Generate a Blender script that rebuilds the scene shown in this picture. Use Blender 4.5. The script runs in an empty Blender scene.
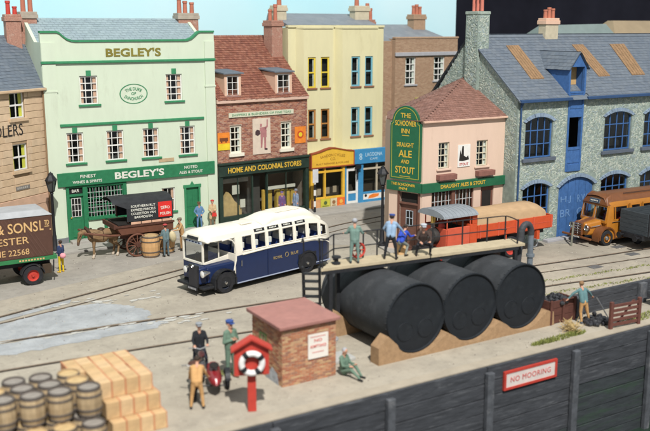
import bpy, bmesh, math, random
import numpy as np
from mathutils import Vector, Matrix
random.seed(7)
R = math.radians
scene = bpy.context.scene
col = scene.collection

# ---------------------------------------------------------------- camera
cam = bpy.data.cameras.new('camera'); camo = bpy.data.objects.new('camera', cam); col.objects.link(camo)
scene.camera = camo
cam.sensor_width = 36; cam.lens = 36 * 895 / 650
cam.clip_start = .5; cam.clip_end = 2000
hd, pt = R(58.4), R(11.86)
fw = Vector((math.cos(hd) * math.cos(pt), math.sin(hd) * math.cos(pt), -math.sin(pt)))
rt = Vector((math.sin(hd), -math.cos(hd), 0)); up = rt.cross(fw)
camo.matrix_world = Matrix(((rt.x, up.x, -fw.x, 0), (rt.y, up.y, -fw.y, 0), (rt.z, up.z, -fw.z, 11.5), (0, 0, 0, 1)))
cam.dof.use_dof = True; cam.dof.focus_distance = 46; cam.dof.aperture_fstop = .25

# ---------------------------------------------------------------- light: hall lighting and one exhibition spot above the layout
w = bpy.data.worlds.new('World'); scene.world = w; w.use_nodes = True
bg = w.node_tree.nodes['Background']; bg.inputs[0].default_value = (.86, .93, 1, 1); bg.inputs[1].default_value = .52
sp = bpy.data.lights.new('exhibition_spot', 'SPOT'); spo = bpy.data.objects.new('exhibition_spot', sp); col.objects.link(spo)
ld = Vector((math.cos(R(70)) * math.cos(R(50)), math.sin(R(70)) * math.cos(R(50)), -math.sin(R(50))))
tgt = Vector((20, 35, 0))
spo.location = tgt - ld * 150; spo.rotation_euler = ld.to_track_quat('-Z', 'Y').to_euler()
sp.energy = 1310000; sp.color = (1, .968, .92); sp.spot_size = R(34); sp.spot_blend = .25; sp.shadow_soft_size = 1.5
vs = scene.view_settings
vs.view_transform = 'Standard'; vs.look = 'None'; vs.gamma = 1; vs.use_curve_mapping = False; vs.exposure = 0

# ---------------------------------------------------------------- materials
MATS = {}
def M(name, c, rough=.8, var=.12, scale=3., bump=0., bs=30., metal=0., spec=.3, c2=None, s2=1.2, f2=.5, stretch=None):
    m = bpy.data.materials.new(name); m.use_nodes = True; nt = m.node_tree; N = nt.nodes; L = nt.links
    b = N['Principled BSDF']
    b.inputs['Roughness'].default_value = rough; b.inputs['Metallic'].default_value = metal
    b.inputs['Specular IOR Level'].default_value = spec
    tc = N.new('ShaderNodeTexCoord'); vec = tc.outputs['Object']
    if stretch:
        mp = N.new('ShaderNodeMapping'); mp.inputs['Scale'].default_value = stretch; L.new(vec, mp.inputs[0]); vec = mp.outputs[0]
    n = N.new('ShaderNodeTexNoise'); n.inputs['Scale'].default_value = scale; n.inputs['Detail'].default_value = 6; n.inputs['Roughness'].default_value = .65
    L.new(vec, n.inputs['Vector'])
    r = N.new('ShaderNodeValToRGB'); e = r.color_ramp.elements
    e[0].position = .3; e[1].position = .7
    e[0].color = [x * (1 - var) for x in c] + [1]; e[1].color = [min(1, x * (1 + var)) for x in c] + [1]
    L.new(n.outputs['Fac'], r.inputs[0]); out = r.outputs[0]
    if c2:
        n2 = N.new('ShaderNodeTexNoise'); n2.inputs['Scale'].default_value = s2; n2.inputs['Detail'].default_value = 7; n2.inputs['Roughness'].default_value = .7
        L.new(vec, n2.inputs['Vector'])
        r2 = N.new('ShaderNodeValToRGB'); r2.color_ramp.elements[0].position = f2; r2.color_ramp.elements[1].position = min(1, f2 + .18)
        L.new(n2.outputs['Fac'], r2.inputs[0])
        mx = N.new('ShaderNodeMixRGB'); L.new(r2.outputs[0], mx.inputs[0]); L.new(out, mx.inputs[1]); mx.inputs[2].default_value = list(c2) + [1]; out = mx.outputs[0]
    L.new(out, b.inputs['Base Color'])
    if bump:
        n3 = N.new('ShaderNodeTexNoise'); n3.inputs['Scale'].default_value = bs; n3.inputs['Detail'].default_value = 4
        L.new(vec, n3.inputs['Vector'])
        bp = N.new('ShaderNodeBump'); bp.inputs['Strength'].default_value = bump; bp.inputs['Distance'].default_value = .03
        L.new(n3.outputs['Fac'], bp.inputs['Height']); L.new(bp.outputs[0], b.inputs['Normal'])
    MATS[name] = m
    return m
def glass(name, tint, fac):
    m = bpy.data.materials.new(name); m.use_nodes = True; nt = m.node_tree; N = nt.nodes; L = nt.links
    N.remove(N['Principled BSDF'])
    t = N.new('ShaderNodeBsdfTransparent'); t.inputs[0].default_value = list(tint) + [1]
    g = N.new('ShaderNodeBsdfGlossy'); g.inputs['Roughness'].default_value = .06
    fr = N.new('ShaderNodeLayerWeight'); fr.inputs[0].default_value = .5
    pw = N.new('ShaderNodeMath'); pw.operation = 'POWER'; pw.inputs[1].default_value = 4; L.new(fr.outputs['Facing'], pw.inputs[0])
    a = N.new('ShaderNodeMath'); a.operation = 'MULTIPLY_ADD'; a.inputs[1].default_value = .7; a.inputs[2].default_value = fac; L.new(pw.outputs[0], a.inputs[0])
    mx = N.new('ShaderNodeMixShader'); L.new(a.outputs[0], mx.inputs[0]); L.new(t.outputs[0], mx.inputs[1]); L.new(g.outputs[0], mx.inputs[2])
    L.new(mx.outputs[0], N['Material Output'].inputs[0])
    return m
GL = glass('window_glass', (.92, .95, .95), .03)
GLS = glass('screen_glass', (.93, .95, .95), .06)
black = M('black_paint', (.018, .019, .022), .5, .3, 6)
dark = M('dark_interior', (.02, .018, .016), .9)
rubber = M('rubber', (.022, .022, .025), .85, .3, 8)
white = M('white_paint', (.72, .71, .67), .5, .06)
cream = M('cream_paint', (.74, .70, .58), .5, .05)
steel = M('steel', (.35, .36, .37), .35, .15, metal=.8)
chrome = M('chrome', (.6, .6, .6), .2, .1, metal=1)
gold = M('gold_letter', (.62, .40, .05), .6, .1)
red = M('red_paint', (.46, .05, .035), .55, .12, 4, c2=(.38, .05, .04), f2=.6)
terracotta = M('terracotta', (.42, .15, .095), .8, .15)
green = M('pub_green', (.025, .17, .075), .55, .15, 5)
greentrim = M('trim_green', (.04, .22, .10), .6, .15, 5)
timber = M('timber', (.33, .22, .12), .8, .25, 6, bump=.3)
brownw = M('brown_wood', (.085, .036, .024), .7, .3, 8, bump=.2)

# ---------------------------------------------------------------- mesh building
class MB:
    def __init__(s): s.v = []; s.f = []; s.m = []
    def add(s, vs, fs, m=0):
        o = len(s.v); s.v += [tuple(p) for p in vs]
        for f in fs: s.f.append([i + o for i in f]); s.m.append(m)
    def poly(s, pts, m=0): s.add(pts, [list(range(len(pts)))], m)
    def box(s, x0, x1, y0, y1, z0, z1, m=0):
        s.add([(x0, y0, z0), (x1, y0, z0), (x1, y1, z0), (x0, y1, z0), (x0, y0, z1), (x1, y0, z1), (x1, y1, z1), (x0, y1, z1)],
              [(3, 2, 1, 0), (4, 5, 6, 7), (0, 1, 5, 4), (1, 2, 6, 5), (2, 3, 7, 6), (3, 0, 4, 7)], m)
    def hexa(s, b, t, m=0):
        n = len(b); s.add(list(b) + list(t), [list(range(n - 1, -1, -1)), list(range(n, 2 * n))] + [(i, (i + 1) % n, n + (i + 1) % n, n + i) for i in range(n)], m)
    def prism(s, pts, axis, lo, hi, m=0):
        if axis == 'y': b = [(p[0], lo, p[1]) for p in pts]; t = [(p[0], hi, p[1]) for p in pts]
        elif axis == 'x': b = [(lo, p[0], p[1]) for p in pts]; t = [(hi, p[0], p[1]) for p in pts]
        else: b = [(p[0], p[1], lo) for p in pts]; t = [(p[0], p[1], hi) for p in pts]
        s.hexa(b, t, m)
    def tube(s, p, q, r, r2=None, n=8, m=0):
        p, q = Vector(p), Vector(q); d = (q - p)
        if d.length < 1e-6: return
        d.normalize(); a = d.orthogonal().normalized(); b = d.cross(a); r2 = r if r2 is None else r2
        c = [(a * math.cos(2 * math.pi * i / n) + b * math.sin(2 * math.pi * i / n)) for i in range(n)]
        s.hexa([p + k * r for k in c], [q + k * r2 for k in c], m)
    def path(s, pts, r, n=6, m=0):
        for a, b in zip(pts[:-1], pts[1:]): s.tube(a, b, r, r, n, m)
    def lathe(s, prof, c=(0, 0, 0), n=20, axis='z', m=0, cap=True):
        rings = []
        for rr, h in prof:
            ring = []
            for i in range(n):
                a = 2 * math.pi * i / n; x, y = rr * math.cos(a), rr * math.sin(a)
                p = (x, y, h) if axis == 'z' else ((x, h, y) if axis == 'y' else (h, x, y))
                ring.append((p[0] + c[0], p[1] + c[1], p[2] + c[2]))
            rings.append(ring)
        vs = [p for r_ in rings for p in r_]; fs = []
        for k in range(len(rings) - 1):
            for i in range(n): fs.append((k * n + i, k * n + (i + 1) % n, (k + 1) * n + (i + 1) % n, (k + 1) * n + i))
        if cap: fs.append(list(range(n - 1, -1, -1))); fs.append([(len(rings) - 1) * n + i for i in range(n)])
        s.add(vs, fs, m)
    def torus(s, c, r, t, axis='y', n=24, k=8, m=0):
        vs = []; fs = []
        for i in range(n):
            a = 2 * math.pi * i / n
            for j in range(k):
                b = 2 * math.pi * j / k; q = r + t * math.cos(b); h = t * math.sin(b); x, y = q * math.cos(a), q * math.sin(a)
                p = (x, y, h) if axis == 'z' else ((x, h, y) if axis == 'y' else (h, x, y))
                vs.append((p[0] + c[0], p[1] + c[1], p[2] + c[2]))
        for i in range(n):
            for j in range(k): fs.append((i * k + j, ((i + 1) % n) * k + j, ((i + 1) % n) * k + (j + 1) % k, i * k + (j + 1) % k))
        s.add(vs, fs, m)
    def sphere(s, c, r, sx=1, sy=1, sz=1, n=12, m=0):
        prof = [(max(1e-4, math.sin(math.pi * i / 8)) , -math.cos(math.pi * i / 8)) for i in range(9)]
        o = len(s.v); s.lathe(prof, n=n, m=m)
        for i in range(o, len(s.v)):
            x, y, z = s.v[i]; s.v[i] = (c[0] + x * r * sx, c[1] + y * r * sy, c[2] + z * r * sz)
    def build(s, name, mats, parent=None, smooth=False, bevel=0, kind=None, recalc=True, fr=None):
        me = bpy.data.meshes.new(name); me.from_pydata(s.v, [], s.f)
        if not isinstance(mats, (list, tuple)): mats = [mats]
        for q in mats: me.materials.append(q)
        if len(mats) > 1: me.polygons.foreach_set('material_index', s.m)
        if recalc:
            bm = bmesh.new(); bm.from_mesh(me); bmesh.ops.recalc_face_normals(bm, faces=bm.faces); bm.to_mesh(me); bm.free()
        me.update()
        return link(name, me, parent, smooth, bevel, kind, fr)
FR = None            # (root, matrix): parts built while it is set stand on a turned face of that root
def link(name, me, parent=None, smooth=False, bevel=0, kind=None, fr=None):
    o = bpy.data.objects.new(name, me); col.objects.link(o)
    if parent is not None:
        o.parent = parent
        if FR and parent is FR[0]: o.matrix_local = FR[1]
    if smooth:
        me.polygons.foreach_set('use_smooth', [True] * len(me.polygons))
        try: me.set_sharp_from_angle(angle=R(40))
        except Exception: pass
    if bevel:
        b = o.modifiers.new('bevel', 'BEVEL'); b.width = bevel; b.segments = 2; b.limit_method = 'ANGLE'; b.angle_limit = R(40)
    if kind: o['kind'] = kind
    return o
def tag(o, label=None, cat=None, group=None, kind=None):
    if label: o['label'] = label
    if cat: o['category'] = cat
    if group: o['group'] = group
    if kind: o['kind'] = kind
    return o
def empty(name, loc, az, label, cat, group=None):
    o = bpy.data.objects.new(name, None); col.objects.link(o); o.location = loc; o.rotation_euler.z = R(az); o.empty_display_size = .3
    return tag(o, label, cat, group)
def box(name, mats, parent, x0, x1, y0, y1, z0, z1, bevel=0, kind=None):
    b = MB(); b.box(x0, x1, y0, y1, z0, z1); return b.build(name, mats, parent, bevel=bevel, kind=kind)
def copy_tree(o, parent=None):
    c = o.copy(); col.objects.link(c); c.parent = parent
    for ch in o.children: copy_tree(ch, c)
    return c
def text(s, parent, x, z, w_, h_, mat, y=-.02, name='lettering', ext=.006, bold=.012, arc=0, side=None, space=1.0):
    """flat lettering standing on a face whose outside is -y; centred on (x, z); w_ x h_ metres"""
    cu = bpy.data.curves.new(name, 'FONT'); cu.body = s; cu.align_x = 'CENTER'; cu.extrude = ext; cu.offset = bold; cu.resolution_u = 3; cu.space_character = space
    t = bpy.data.objects.new(name, cu); col.objects.link(t)
    bpy.context.view_layer.update()
    me = bpy.data.meshes.new_from_object(t.evaluated_get(bpy.context.evaluated_depsgraph_get()))
    bpy.data.objects.remove(t); bpy.data.curves.remove(cu)
    n = len(me.vertices); a = np.zeros(n * 3); me.vertices.foreach_get('co', a); a = a.reshape(-1, 3)
    mn, mx = a.min(0), a.max(0); c = (mn + mx) / 2; sz = mx - mn
    X = (a[:, 0] - c[0]) * w_ / sz[0]; Z = (a[:, 1] - c[1]) * h_ / sz[1]; Y = -(a[:, 2] - c[2])
    if arc:                                              # bend along a circle of radius |arc|; +: hump, -: dip
        th = X / abs(arc); rr = abs(arc) + (Z if arc > 0 else -Z)
        X = rr * np.sin(th); Z = (rr * np.cos(th) - abs(arc)) * (1 if arc > 0 else -1)
    me.vertices.foreach_set('co', np.stack([X + x, Y + y, Z + z], 1).ravel()); me.materials.clear(); me.materials.append(mat); me.update()
    return link(name, me, parent)

# ---------------------------------------------------------------- walls, bricks, tiles, windows
def wall(name, parent, mat, w_, z0, z1, holes=(), th=.22, depth=6, x0=0, sides=True):
    """front skin at y=0 with real openings; holes = (xa, xb, za, zb[, rise]) ; rise makes a segmental arch head"""
    b = MB()
    xs = sorted({x0, x0 + w_} | {q for h in holes for q in h[:2]}); zs = sorted({z0, z1} | {q for h in holes for q in h[2:4]})
    for xa, xb in zip(xs[:-1], xs[1:]):
        for za, zb in zip(zs[:-1], zs[1:]):
            cx, cz = (xa + xb) / 2, (za + zb) / 2
            if any(h[0] < cx < h[1] and h[2] < cz < h[3] for h in holes): continue
            b.poly([(xa, 0, za), (xb, 0, za), (xb, 0, zb), (xa, 0, zb)])
    for h in holes:
        xa, xb, za, zb = h[:4]; rise = h[4] if len(h) > 4 else 0
        top = arc_pts(xa, xb, zb - rise, rise) if rise else [(xa, zb), (xb, zb)]
        loop = [(xa, za)] + top + [(xb, za)]
        for (ax, az), (bx, bz) in zip(loop, loop[1:] + loop[:1]): b.poly([(ax, 0, az), (bx, 0, bz), (bx, th, bz), (ax, th, az)])
        if rise:
            k = len(top) // 2
            b.poly([(p[0], 0, p[1]) for p in top[:k + 1]] + [(xa, 0, zb)])
            b.poly([(p[0], 0, p[1]) for p in top[k:]] + [(xb, 0, zb)])
    if sides:
        X0, X1 = x0, x0 + w_
        b.poly([(X0, 0, z0), (X0, 0, z1), (X0, depth, z1), (X0, depth, z0)]); b.poly([(X1, 0, z0), (X1, 0, z1), (X1, depth, z1), (X1, depth, z0)])
        b.poly([(X0, 0, z1), (X1, 0, z1), (X1, th, z1), (X0, th, z1)]); b.poly([(X0, depth, z0), (X1, depth, z0), (X1, depth, z1), (X0, depth, z1)])
    return b.build(name, mat, parent, recalc=False)
def arc_pts(xa, xb, z, rise, n=8):
    c = (xb - xa) / 2; r = (c * c + rise * rise) / (2 * rise); a = math.asin(min(1, c / r))
    return [((xa + xb) / 2 + r * math.sin(-a + 2 * a * i / n), z + rise - r + r * math.cos(-a + 2 * a * i / n)) for i in range(n + 1)]
def bricks(parent, w_, z0, z1, holes, mats, x0=0, bl=.225, bh=.085, j=.014, y=0, proud=.009, name='brickwork'):
    b = MB(); row = 0; z = z0
    while z < z1 - .02:
        x = x0 - (bl / 2 if row % 2 else 0)
        while x < x0 + w_:
            xa, xb = max(x, x0), min(x + bl - j, x0 + w_); za, zb = z, min(z + bh - j, z1)
            ok = xb - xa > .03
            for h in holes:
                if h[2] < zb - .01 and h[3] > za + .01:
                    if h[0] <= xa and h[1] >= xb: ok = False
                    elif h[0] < xb < h[1]: xb = h[0]
                    elif h[0] < xa < h[1]: xa = h[1]
                    elif xa < h[0] and xb > h[1]: ok = False
            if ok and xb - xa > .03:
                p = y - proud * random.uniform(.5, 1.5); m = random.choices(range(len(mats)), k=1)[0]
                b.add([(xa, y + .01, za), (xb, y + .01, za), (xb, y + .01, zb), (xa, y + .01, zb), (xa + .004, p, za + .004), (xb - .004, p, za + .004), (xb - .004, p, zb - .004), (xa + .004, p, zb - .004)],
                      [(4, 5, 6, 7), (0, 1, 5, 4), (1, 2, 6, 5), (2, 3, 7, 6), (3, 0, 4, 7)], m)
            x += bl
        z += bh; row += 1
    return b.build(name, mats, parent, kind='stuff', recalc=False)
def inside(p, poly):
    x, y = p; r = False
    for (x1, y1), (x2, y2) in zip(poly, poly[1:] + poly[:1]):
        if (y1 > y) != (y2 > y) and x < (x2 - x1) * (y - y1) / (y2 - y1) + x1: r = not r
    return r
def tiles(parent, name, pts, tw, tl, mats, th=.02, skip=None, sag=0.):
    """courses of slates on a roof face; pts[0]->pts[1] is the eaves"""
    P = [Vector(p) for p in pts]; u = (P[1] - P[0]).normalized(); n = u.cross(P[2] - P[0]).normalized()
    if n.z < 0: n = -n
    v = n.cross(u).normalized()
    if v.z < 0: v = -v
    q = [((p - P[0]).dot(u), (p - P[0]).dot(v)) for p in P]
    u0, u1 = min(a for a, _ in q), max(a for a, _ in q); v1 = max(b for _, b in q); v0 = min(b for _, b in q)
    B = MB(); B.poly([p - n * .03 for p in P], 0)
    b = MB(); k = 0; vv = v0
    while vv < v1:
        uu = u0 - (tw / 2 if k % 2 else 0)
        while uu < u1:
            c = (uu + tw / 2, vv + tl / 2)
            cr = sorted(x1 + (x2 - x1) * (c[1] - y1) / (y2 - y1) for (x1, y1), (x2, y2) in zip(q, q[1:] + q[:1]) if (y1 > c[1]) != (y2 > c[1]))
            if len(cr) > 1 and uu + tw > cr[0] + .02 and uu < cr[-1] - .02 and not (skip and skip(c)):
                a0, a1 = max(uu + .006, cr[0]), min(uu + tw - .006, cr[-1]); j1 = random.uniform(-.012, .012); lift = th * random.uniform(.8, 1.35)
                w0, w1 = vv + j1 - tl * .1, vv + tl
                f = lambda a, bb, h: P[0] + u * a + v * bb + n * (h)
                b.add([f(a0, w0, lift), f(a1, w0, lift * random.uniform(.9, 1.1)), f(a1, w1, .006), f(a0, w1, .006), f(a0, w0, -.02), f(a1, w0, -.02)],
                      [(0, 1, 2, 3), (4, 5, 1, 0)], random.randrange(len(mats)))
            uu += tw
        vv += tl; k += 1
    b.build(name, mats, parent, kind='stuff', recalc=False)
    return B.build('roof_deck', mats[0], parent, recalc=False)
def window(parent, x, z, w_, h_, cols, rows, fmat, sill=None, sillw=.12, curt=None, y=.07, bar=.028, fr=.06, lintel=None, mid=True, silly=.1, sillh=.1):
    b = MB(); x1, z1 = x + w_, z + h_
    b.box(x, x + fr, y, y + .07, z, z1); b.box(x1 - fr, x1, y, y + .07, z, z1); b.box(x + fr, x1 - fr, y, y + .07, z, z + fr); b.box(x + fr, x1 - fr, y, y + .07, z1 - fr, z1)
    for i in range(1, cols): c = x + w_ * i / cols; b.box(c - bar / 2, c + bar / 2, y + .015, y + .05, z + fr, z1 - fr)
    for i in range(1, rows):
        c = z + h_ * i / rows; t = bar * (1.7 if (mid and i * 2 == rows) else 1); b.box(x + fr, x1 - fr, y + .012, y + .055, c - t / 2, c + t / 2)
    f = b.build('window', fmat, parent)
    p = MB(); p.box(x + .02, x1 - .02, y + .04, y + .046, z + .02, z1 - .02); p.build('pane', GL, f)
    if sill: box('sill', sill, f, x - sillw, x1 + sillw, -silly, y, z - sillh, z, bevel=.01)
    if lintel: box('keystone', lintel, f, (x + x1) / 2 - .13, (x + x1) / 2 + .13, -.05, .02, z1, z1 + .3, bevel=.01)
    if curt:
        c = MB()
        for sx, d in ((x + .03, 1), (x1 - .03, -1)):
            ww = w_ * .2
            for i in range(5):
                a, e = sx + d * ww * i / 5, sx + d * ww * (i + 1) / 5; yy = y + .075 + (.03 if i % 2 else 0); y2 = y + .075 + (0 if i % 2 else .03)
                c.poly([(a, yy, z + .03), (e, y2, z + .03), (e, y2, z1 - .03), (a, yy, z1 - .03)])
        c.build('curtain', curt, f, recalc=False)
    return f
def chimney(parent, x, y, z0, z1, w_, d, mat, pots, potmat=None, potr=.13, poth=.6, cap=None):
    b = MB(); b.box(x, x + w_, y, y + d, z0, z1)
    o = b.build('chimney', mat, parent, bevel=.02)
    b = MB(); b.box(x - .07, x + w_ + .07, y - .07, y + d + .07, z1 - .32, z1 - .1); b.box(x - .03, x + w_ + .03, y - .03, y + d + .03, z1 - .1, z1 + .04)
    b.build('chimney_cap', cap or mat, o, bevel=.02)
    for px, h in pots:
        b = MB(); b.lathe([(potr, z1 + .03), (potr * .85, z1 + poth * h * .8), (potr * 1.05, z1 + poth * h * .82), (potr * 1.0, z1 + poth * h), (potr * .7, z1 + poth * h), (potr * .7, z1 + poth * h - .1)], (px, y + d / 2, 0), 12)
        b.build('chimney_pot', potmat or terracotta, o, smooth=True)
    return o
def wheel(parent, x, y, z, r, w_, tyre=None, rimm=None, rr=.6, name='wheel'):
    """axle along local y; outer face at y"""
    b = MB(); b.lathe([(r * rr, 0), (r * .93, 0), (r, w_ * .2), (r, w_ * .8), (r * .93, w_), (r * rr, w_)], (x, y, z), 28, 'y', cap=False)
    t = b.build(name, tyre or rubber, parent, smooth=True)
    b = MB(); b.lathe([(.001, w_ * .1), (r * .12, w_ * .05), (r * .16, w_ * .35), (r * rr * .8, w_ * .42), (r * rr, w_ * .12), (r * rr * 1.02, w_ * .12), (r * rr, w_), (.001, w_)], (x, y, z), 24, 'y', cap=False)
    b.build('rim', rimm or steel, t, smooth=True)
    return t
def fender(parent, mat, x, y0, y1, z, r, a0, a1, th=.05, name='mudguard', n=12):
    b = MB(); P = [(x + r * math.cos(R(a0 + (a1 - a0) * i / n)), z + r * math.sin(R(a0 + (a1 - a0) * i / n))) for i in range(n + 1)]
    Q = [(x + (r + th) * math.cos(R(a0 + (a1 - a0) * i / n)), z + (r + th) * math.sin(R(a0 + (a1 - a0) * i / n))) for i in range(n + 1)]
    for i in range(n): b.prism([P[i], P[i + 1], Q[i + 1], Q[i]], 'y', y0, y1)
    return b.build(name, mat, parent)
# ================================================================ the setting
earth = M('packed_earth', (.38, .34, .272), .95, .13, .9, bump=.35, bs=14, c2=(.305, .275, .225), s2=.35, f2=.5)
road = M('road', (.335, .312, .272), .95, .12, 1.2, bump=.3, bs=18, c2=(.285, .268, .238), s2=.4, f2=.52)
paving = M('paving', (.35, .335, .305), .9, .12, 1.5, bump=.2)
def weathered_ground(m, stain, grit):
    nt = m.node_tree; N = nt.nodes; L = nt.links; b = N['Principled BSDF']; tc = N.new('ShaderNodeTexCoord'); out = b.inputs['Base Color'].links[0].from_socket
    for sc, de, p0, p1, fac, c in ((.16, 8, .5, .62, .35, stain), (3.2, 8, .52, .66, .4, stain), (55, 2, .60, .70, .55, grit), (38, 2, .62, .7, .5, tuple(x * 1.6 for x in stain))):
        n = N.new('ShaderNodeTexNoise'); n.inputs['Scale'].default_value = sc; n.inputs['Detail'].default_value = de; n.inputs['Roughness'].default_value = .7; L.new(tc.outputs['Object'], n.inputs['Vector'])
        r = N.new('ShaderNodeValToRGB'); r.color_ramp.elements[0].position = p0; r.color_ramp.elements[1].position = p1; r.color_ramp.elements[1].color = (fac, fac, fac, 1); L.new(n.outputs['Fac'], r.inputs[0])
        mx = N.new('ShaderNodeMixRGB'); L.new(r.outputs[0], mx.inputs[0]); L.new(out, mx.inputs[1]); mx.inputs[2].default_value = (*c, 1); out = mx.outputs[0]
    L.new(out, b.inputs['Base Color'])
weathered_ground(earth, (.21, .185, .15), (.15, .13, .11)); weathered_ground(road, (.20, .185, .165), (.14, .13, .115))
def jag(pts, a=.12, n=9):
    P = []
    for (x0, y0), (x1, y1) in zip(pts, pts[1:] + pts[:1]): P += [(x0 + (x1 - x0) * k / n + random.gauss(0, a), y0 + (y1 - y0) * k / n + random.gauss(0, a * .5)) for k in range(n)]
    return P
def sheet(name, pts, z, mat, kind='structure'):
    b = MB(); b.poly([(x, y, z) for x, y in pts]); return b.build(name, mat, kind=kind, recalc=False)
b = MB(); b.box(-40, 95, 22.12, 60, -4.4, 0); b.build('ground', earth, kind='structure')
sheet('road', [(-20, 38), (6.9, 38.6), (16, 41.2), (24, 40.4), (36, 33.4), (60, 32.2), (60, 46), (26, 50.4), (9, 45.8), (-20, 41)], .004, road)
def kerb(name, pts, z=.13): 
    b = MB(); b.prism(pts, 'z', 0, z); o = b.build(name, paving, kind='structure', bevel=.02); return o
kerb('pavement', [(9.5, 45.2), (21.7, 45.4), (22.2, 45.5), (22.2, 47.6), (9.5, 47.6)])
kerb('pavement', [(22.21, 45.5), (28.3, 46.55), (35.6, 46.7), (35.6, 52), (22.21, 49)])
kerb('pavement', [(26.1, 33.9 + .9), (33.05, 34.8), (33.05, 36.2), (26.8, 38.2)], .1)
# setts between the rails
def setts_mat():
    m = M('setts_stone', (.345, .358, .365), .8, .22, 1.2, c2=(.44, .44, .41), s2=1.3, f2=.56); nt = m.node_tree; N = nt.nodes; L = nt.links
    br = N.new('ShaderNodeTexBrick'); br.inputs['Scale'].default_value = 1; br.inputs['Brick Width'].default_value = .3; br.inputs['Row Height'].default_value = .17
    br.inputs['Mortar Size'].default_value = .02; br.inputs['Mortar Smooth'].default_value = .6; br.inputs['Color1'].default_value = (1, 1, 1, 1); br.inputs['Color2'].default_value = (.8, .8, .8, 1); br.inputs['Mortar'].default_value = (0, 0, 0, 1)
    tc = N.new('ShaderNodeTexCoord'); L.new(tc.outputs['Object'], br.inputs['Vector'])
    bp = N.new('ShaderNodeBump'); bp.inputs['Strength'].default_value = .45; bp.inputs['Distance'].default_value = .03; L.new(br.outputs['Color'], bp.inputs['Height'])
    L.new(bp.outputs[0], N['Principled BSDF'].inputs['Normal']); return m
setts = setts_mat()
sheet('setts', jag([(0, 34.05), (3.5, 34.55), (6.55, 35.4), (8.6, 36.0), (9.9, 36.3), (11.05, 36.15), (12.0, 35.1), (12.4, 33.9), (11.9, 33.05), (6, 33.5), (0, 33.45)], .07), .008, setts)
sheet('setts', jag([(-4, 33.2), (6, 33.15), (11.4, 32.75), (12.8, 32.5), (11.9, 31.9), (9, 31.85), (5.95, 31.8), (-4, 32.2)]), .008, setts)
sheet('setts', [(-2, 33.5), (2, 34.45), (6.8, 35.85), (9.9, 36.85), (10.1, 37.3), (6.95, 36.3), (2, 34.75)], .013, setts)
worn = M('worn_plaster', (.47, .46, .42), .95, .12, 3, bump=.3)
b = MB()
for cx, cy, n, sx, sy in ((9.3, 36.8, 16, 1.2, .16), (11.3, 36.3, 12, .9, .2), (12.6, 32.5, 14, .9, .14), (10.2, 32.9, 14, 1.4, .06), (7.4, 33.3, 12, 1.2, .06), (13.6, 32.0, 8, .8, .2), (13.0, 35.6, 8, .6, .3)):
    for _ in range(n):
        x, y, r_ = cx + random.gauss(0, sx), cy + random.gauss(0, sy), random.uniform(.04, .17); b.poly([(x + r_ * random.uniform(.7, 2.2) * math.cos(k * .785), y + r_ * random.uniform(.5, .9) * math.sin(k * .785), .018 + .0004 * random.random()) for k in range(8)])
b.build('worn_patches', worn, kind='stuff', recalc=False)
b = MB()
for _ in range(2600):
    x, y = random.uniform(3, 44), random.uniform(22.6, 46); r_ = random.uniform(.012, .035); b.add([(x + r_, y, 0), (x, y + r_, 0), (x - r_, y, 0), (x, y - r_, 0), (x, y, r_ * 1.1)], [(0, 1, 4), (1, 2, 4), (2, 3, 4), (3, 0, 4)], random.randrange(2))
b.build('grit', [M('grit_dark', (.16, .14, .12), .95), M('grit_pale', (.42, .39, .33), .95)], kind='stuff', recalc=False)
railm = M('rusty_rail', (.19, .14, .10), .6, .3, 6); groove = M('groove_dark', (.045, .038, .03), 1, .3, 4)  # groove is a flat strip, coloured dark for the shade of a sunk flangeway
def ribbon(name, pts, w0, w1, z0, z1, mat):
    """a strip between the offsets w0 and w1 of a smooth line"""
    P = []
    for i in range(len(pts) - 1):
        p0, p1, p2, p3 = [Vector(pts[min(max(j, 0), len(pts) - 1)]) for j in (i - 1, i, i + 1, i + 2)]
        for k in range(6):
            t = k / 6; P.append(.5 * ((2 * p1) + (p2 - p0) * t + (2 * p0 - 5 * p1 + 4 * p2 - p3) * t * t + (3 * p1 - p0 - 3 * p2 + p3) * t ** 3))
    P.append(Vector(pts[-1])); A = []; B = []
    for i, p in enumerate(P):
        d = (P[min(i + 1, len(P) - 1)] - P[max(i - 1, 0)]).normalized(); n = Vector((-d.y, d.x)); A.append(p + n * w0); B.append(p + n * w1)
    b = MB()
    for i in range(len(P) - 1):
        q = [A[i], A[i + 1], B[i + 1], B[i]]
        b.poly([(v.x, v.y, z1) for v in q][::1])
        if z1 - z0 > .01:
            b.poly([(A[i].x, A[i].y, z0), (A[i + 1].x, A[i + 1].y, z0), (A[i + 1].x, A[i + 1].y, z1), (A[i].x, A[i].y, z1)])
            b.poly([(B[i].x, B[i].y, z0), (B[i + 1].x, B[i + 1].y, z0), (B[i + 1].x, B[i + 1].y, z1), (B[i].x, B[i].y, z1)])
    return b.build(name, mat, kind='structure')
L1 = [(2, 34.9), (6.95, 36.48), (11.09, 37.87), (15.93, 39.4), (21, 41.3), (26.97, 43.6), (31, 44.5), (38, 45.5)]
T1 = [(2, 34.2), (6.76, 35.57), (10.8, 36.66), (15.48, 38.43), (21, 40.4), (27, 42.6), (31, 43.5), (38, 44.4)]
L3 = [(-4, 34.0), (6.3, 33.35), (11.3, 32.95), (14.1, 32.7), (18.6, 32.36), (25, 31.6), (31.4, 30.95), (39, 30.33), (60, 28.9)]
T3 = [(16, 31.5), (20, 31.1), (25, 30.5), (30.4, 29.86), (37.45, 29.11), (60, 27.2)]
L4 = [(-4, 31.0), (5.65, 30.37), (9.5, 30.06), (13, 29.75), (18, 29.2), (24, 28.5), (29.9, 27.95), (35.1, 27.2), (60, 24.5)]
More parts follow.
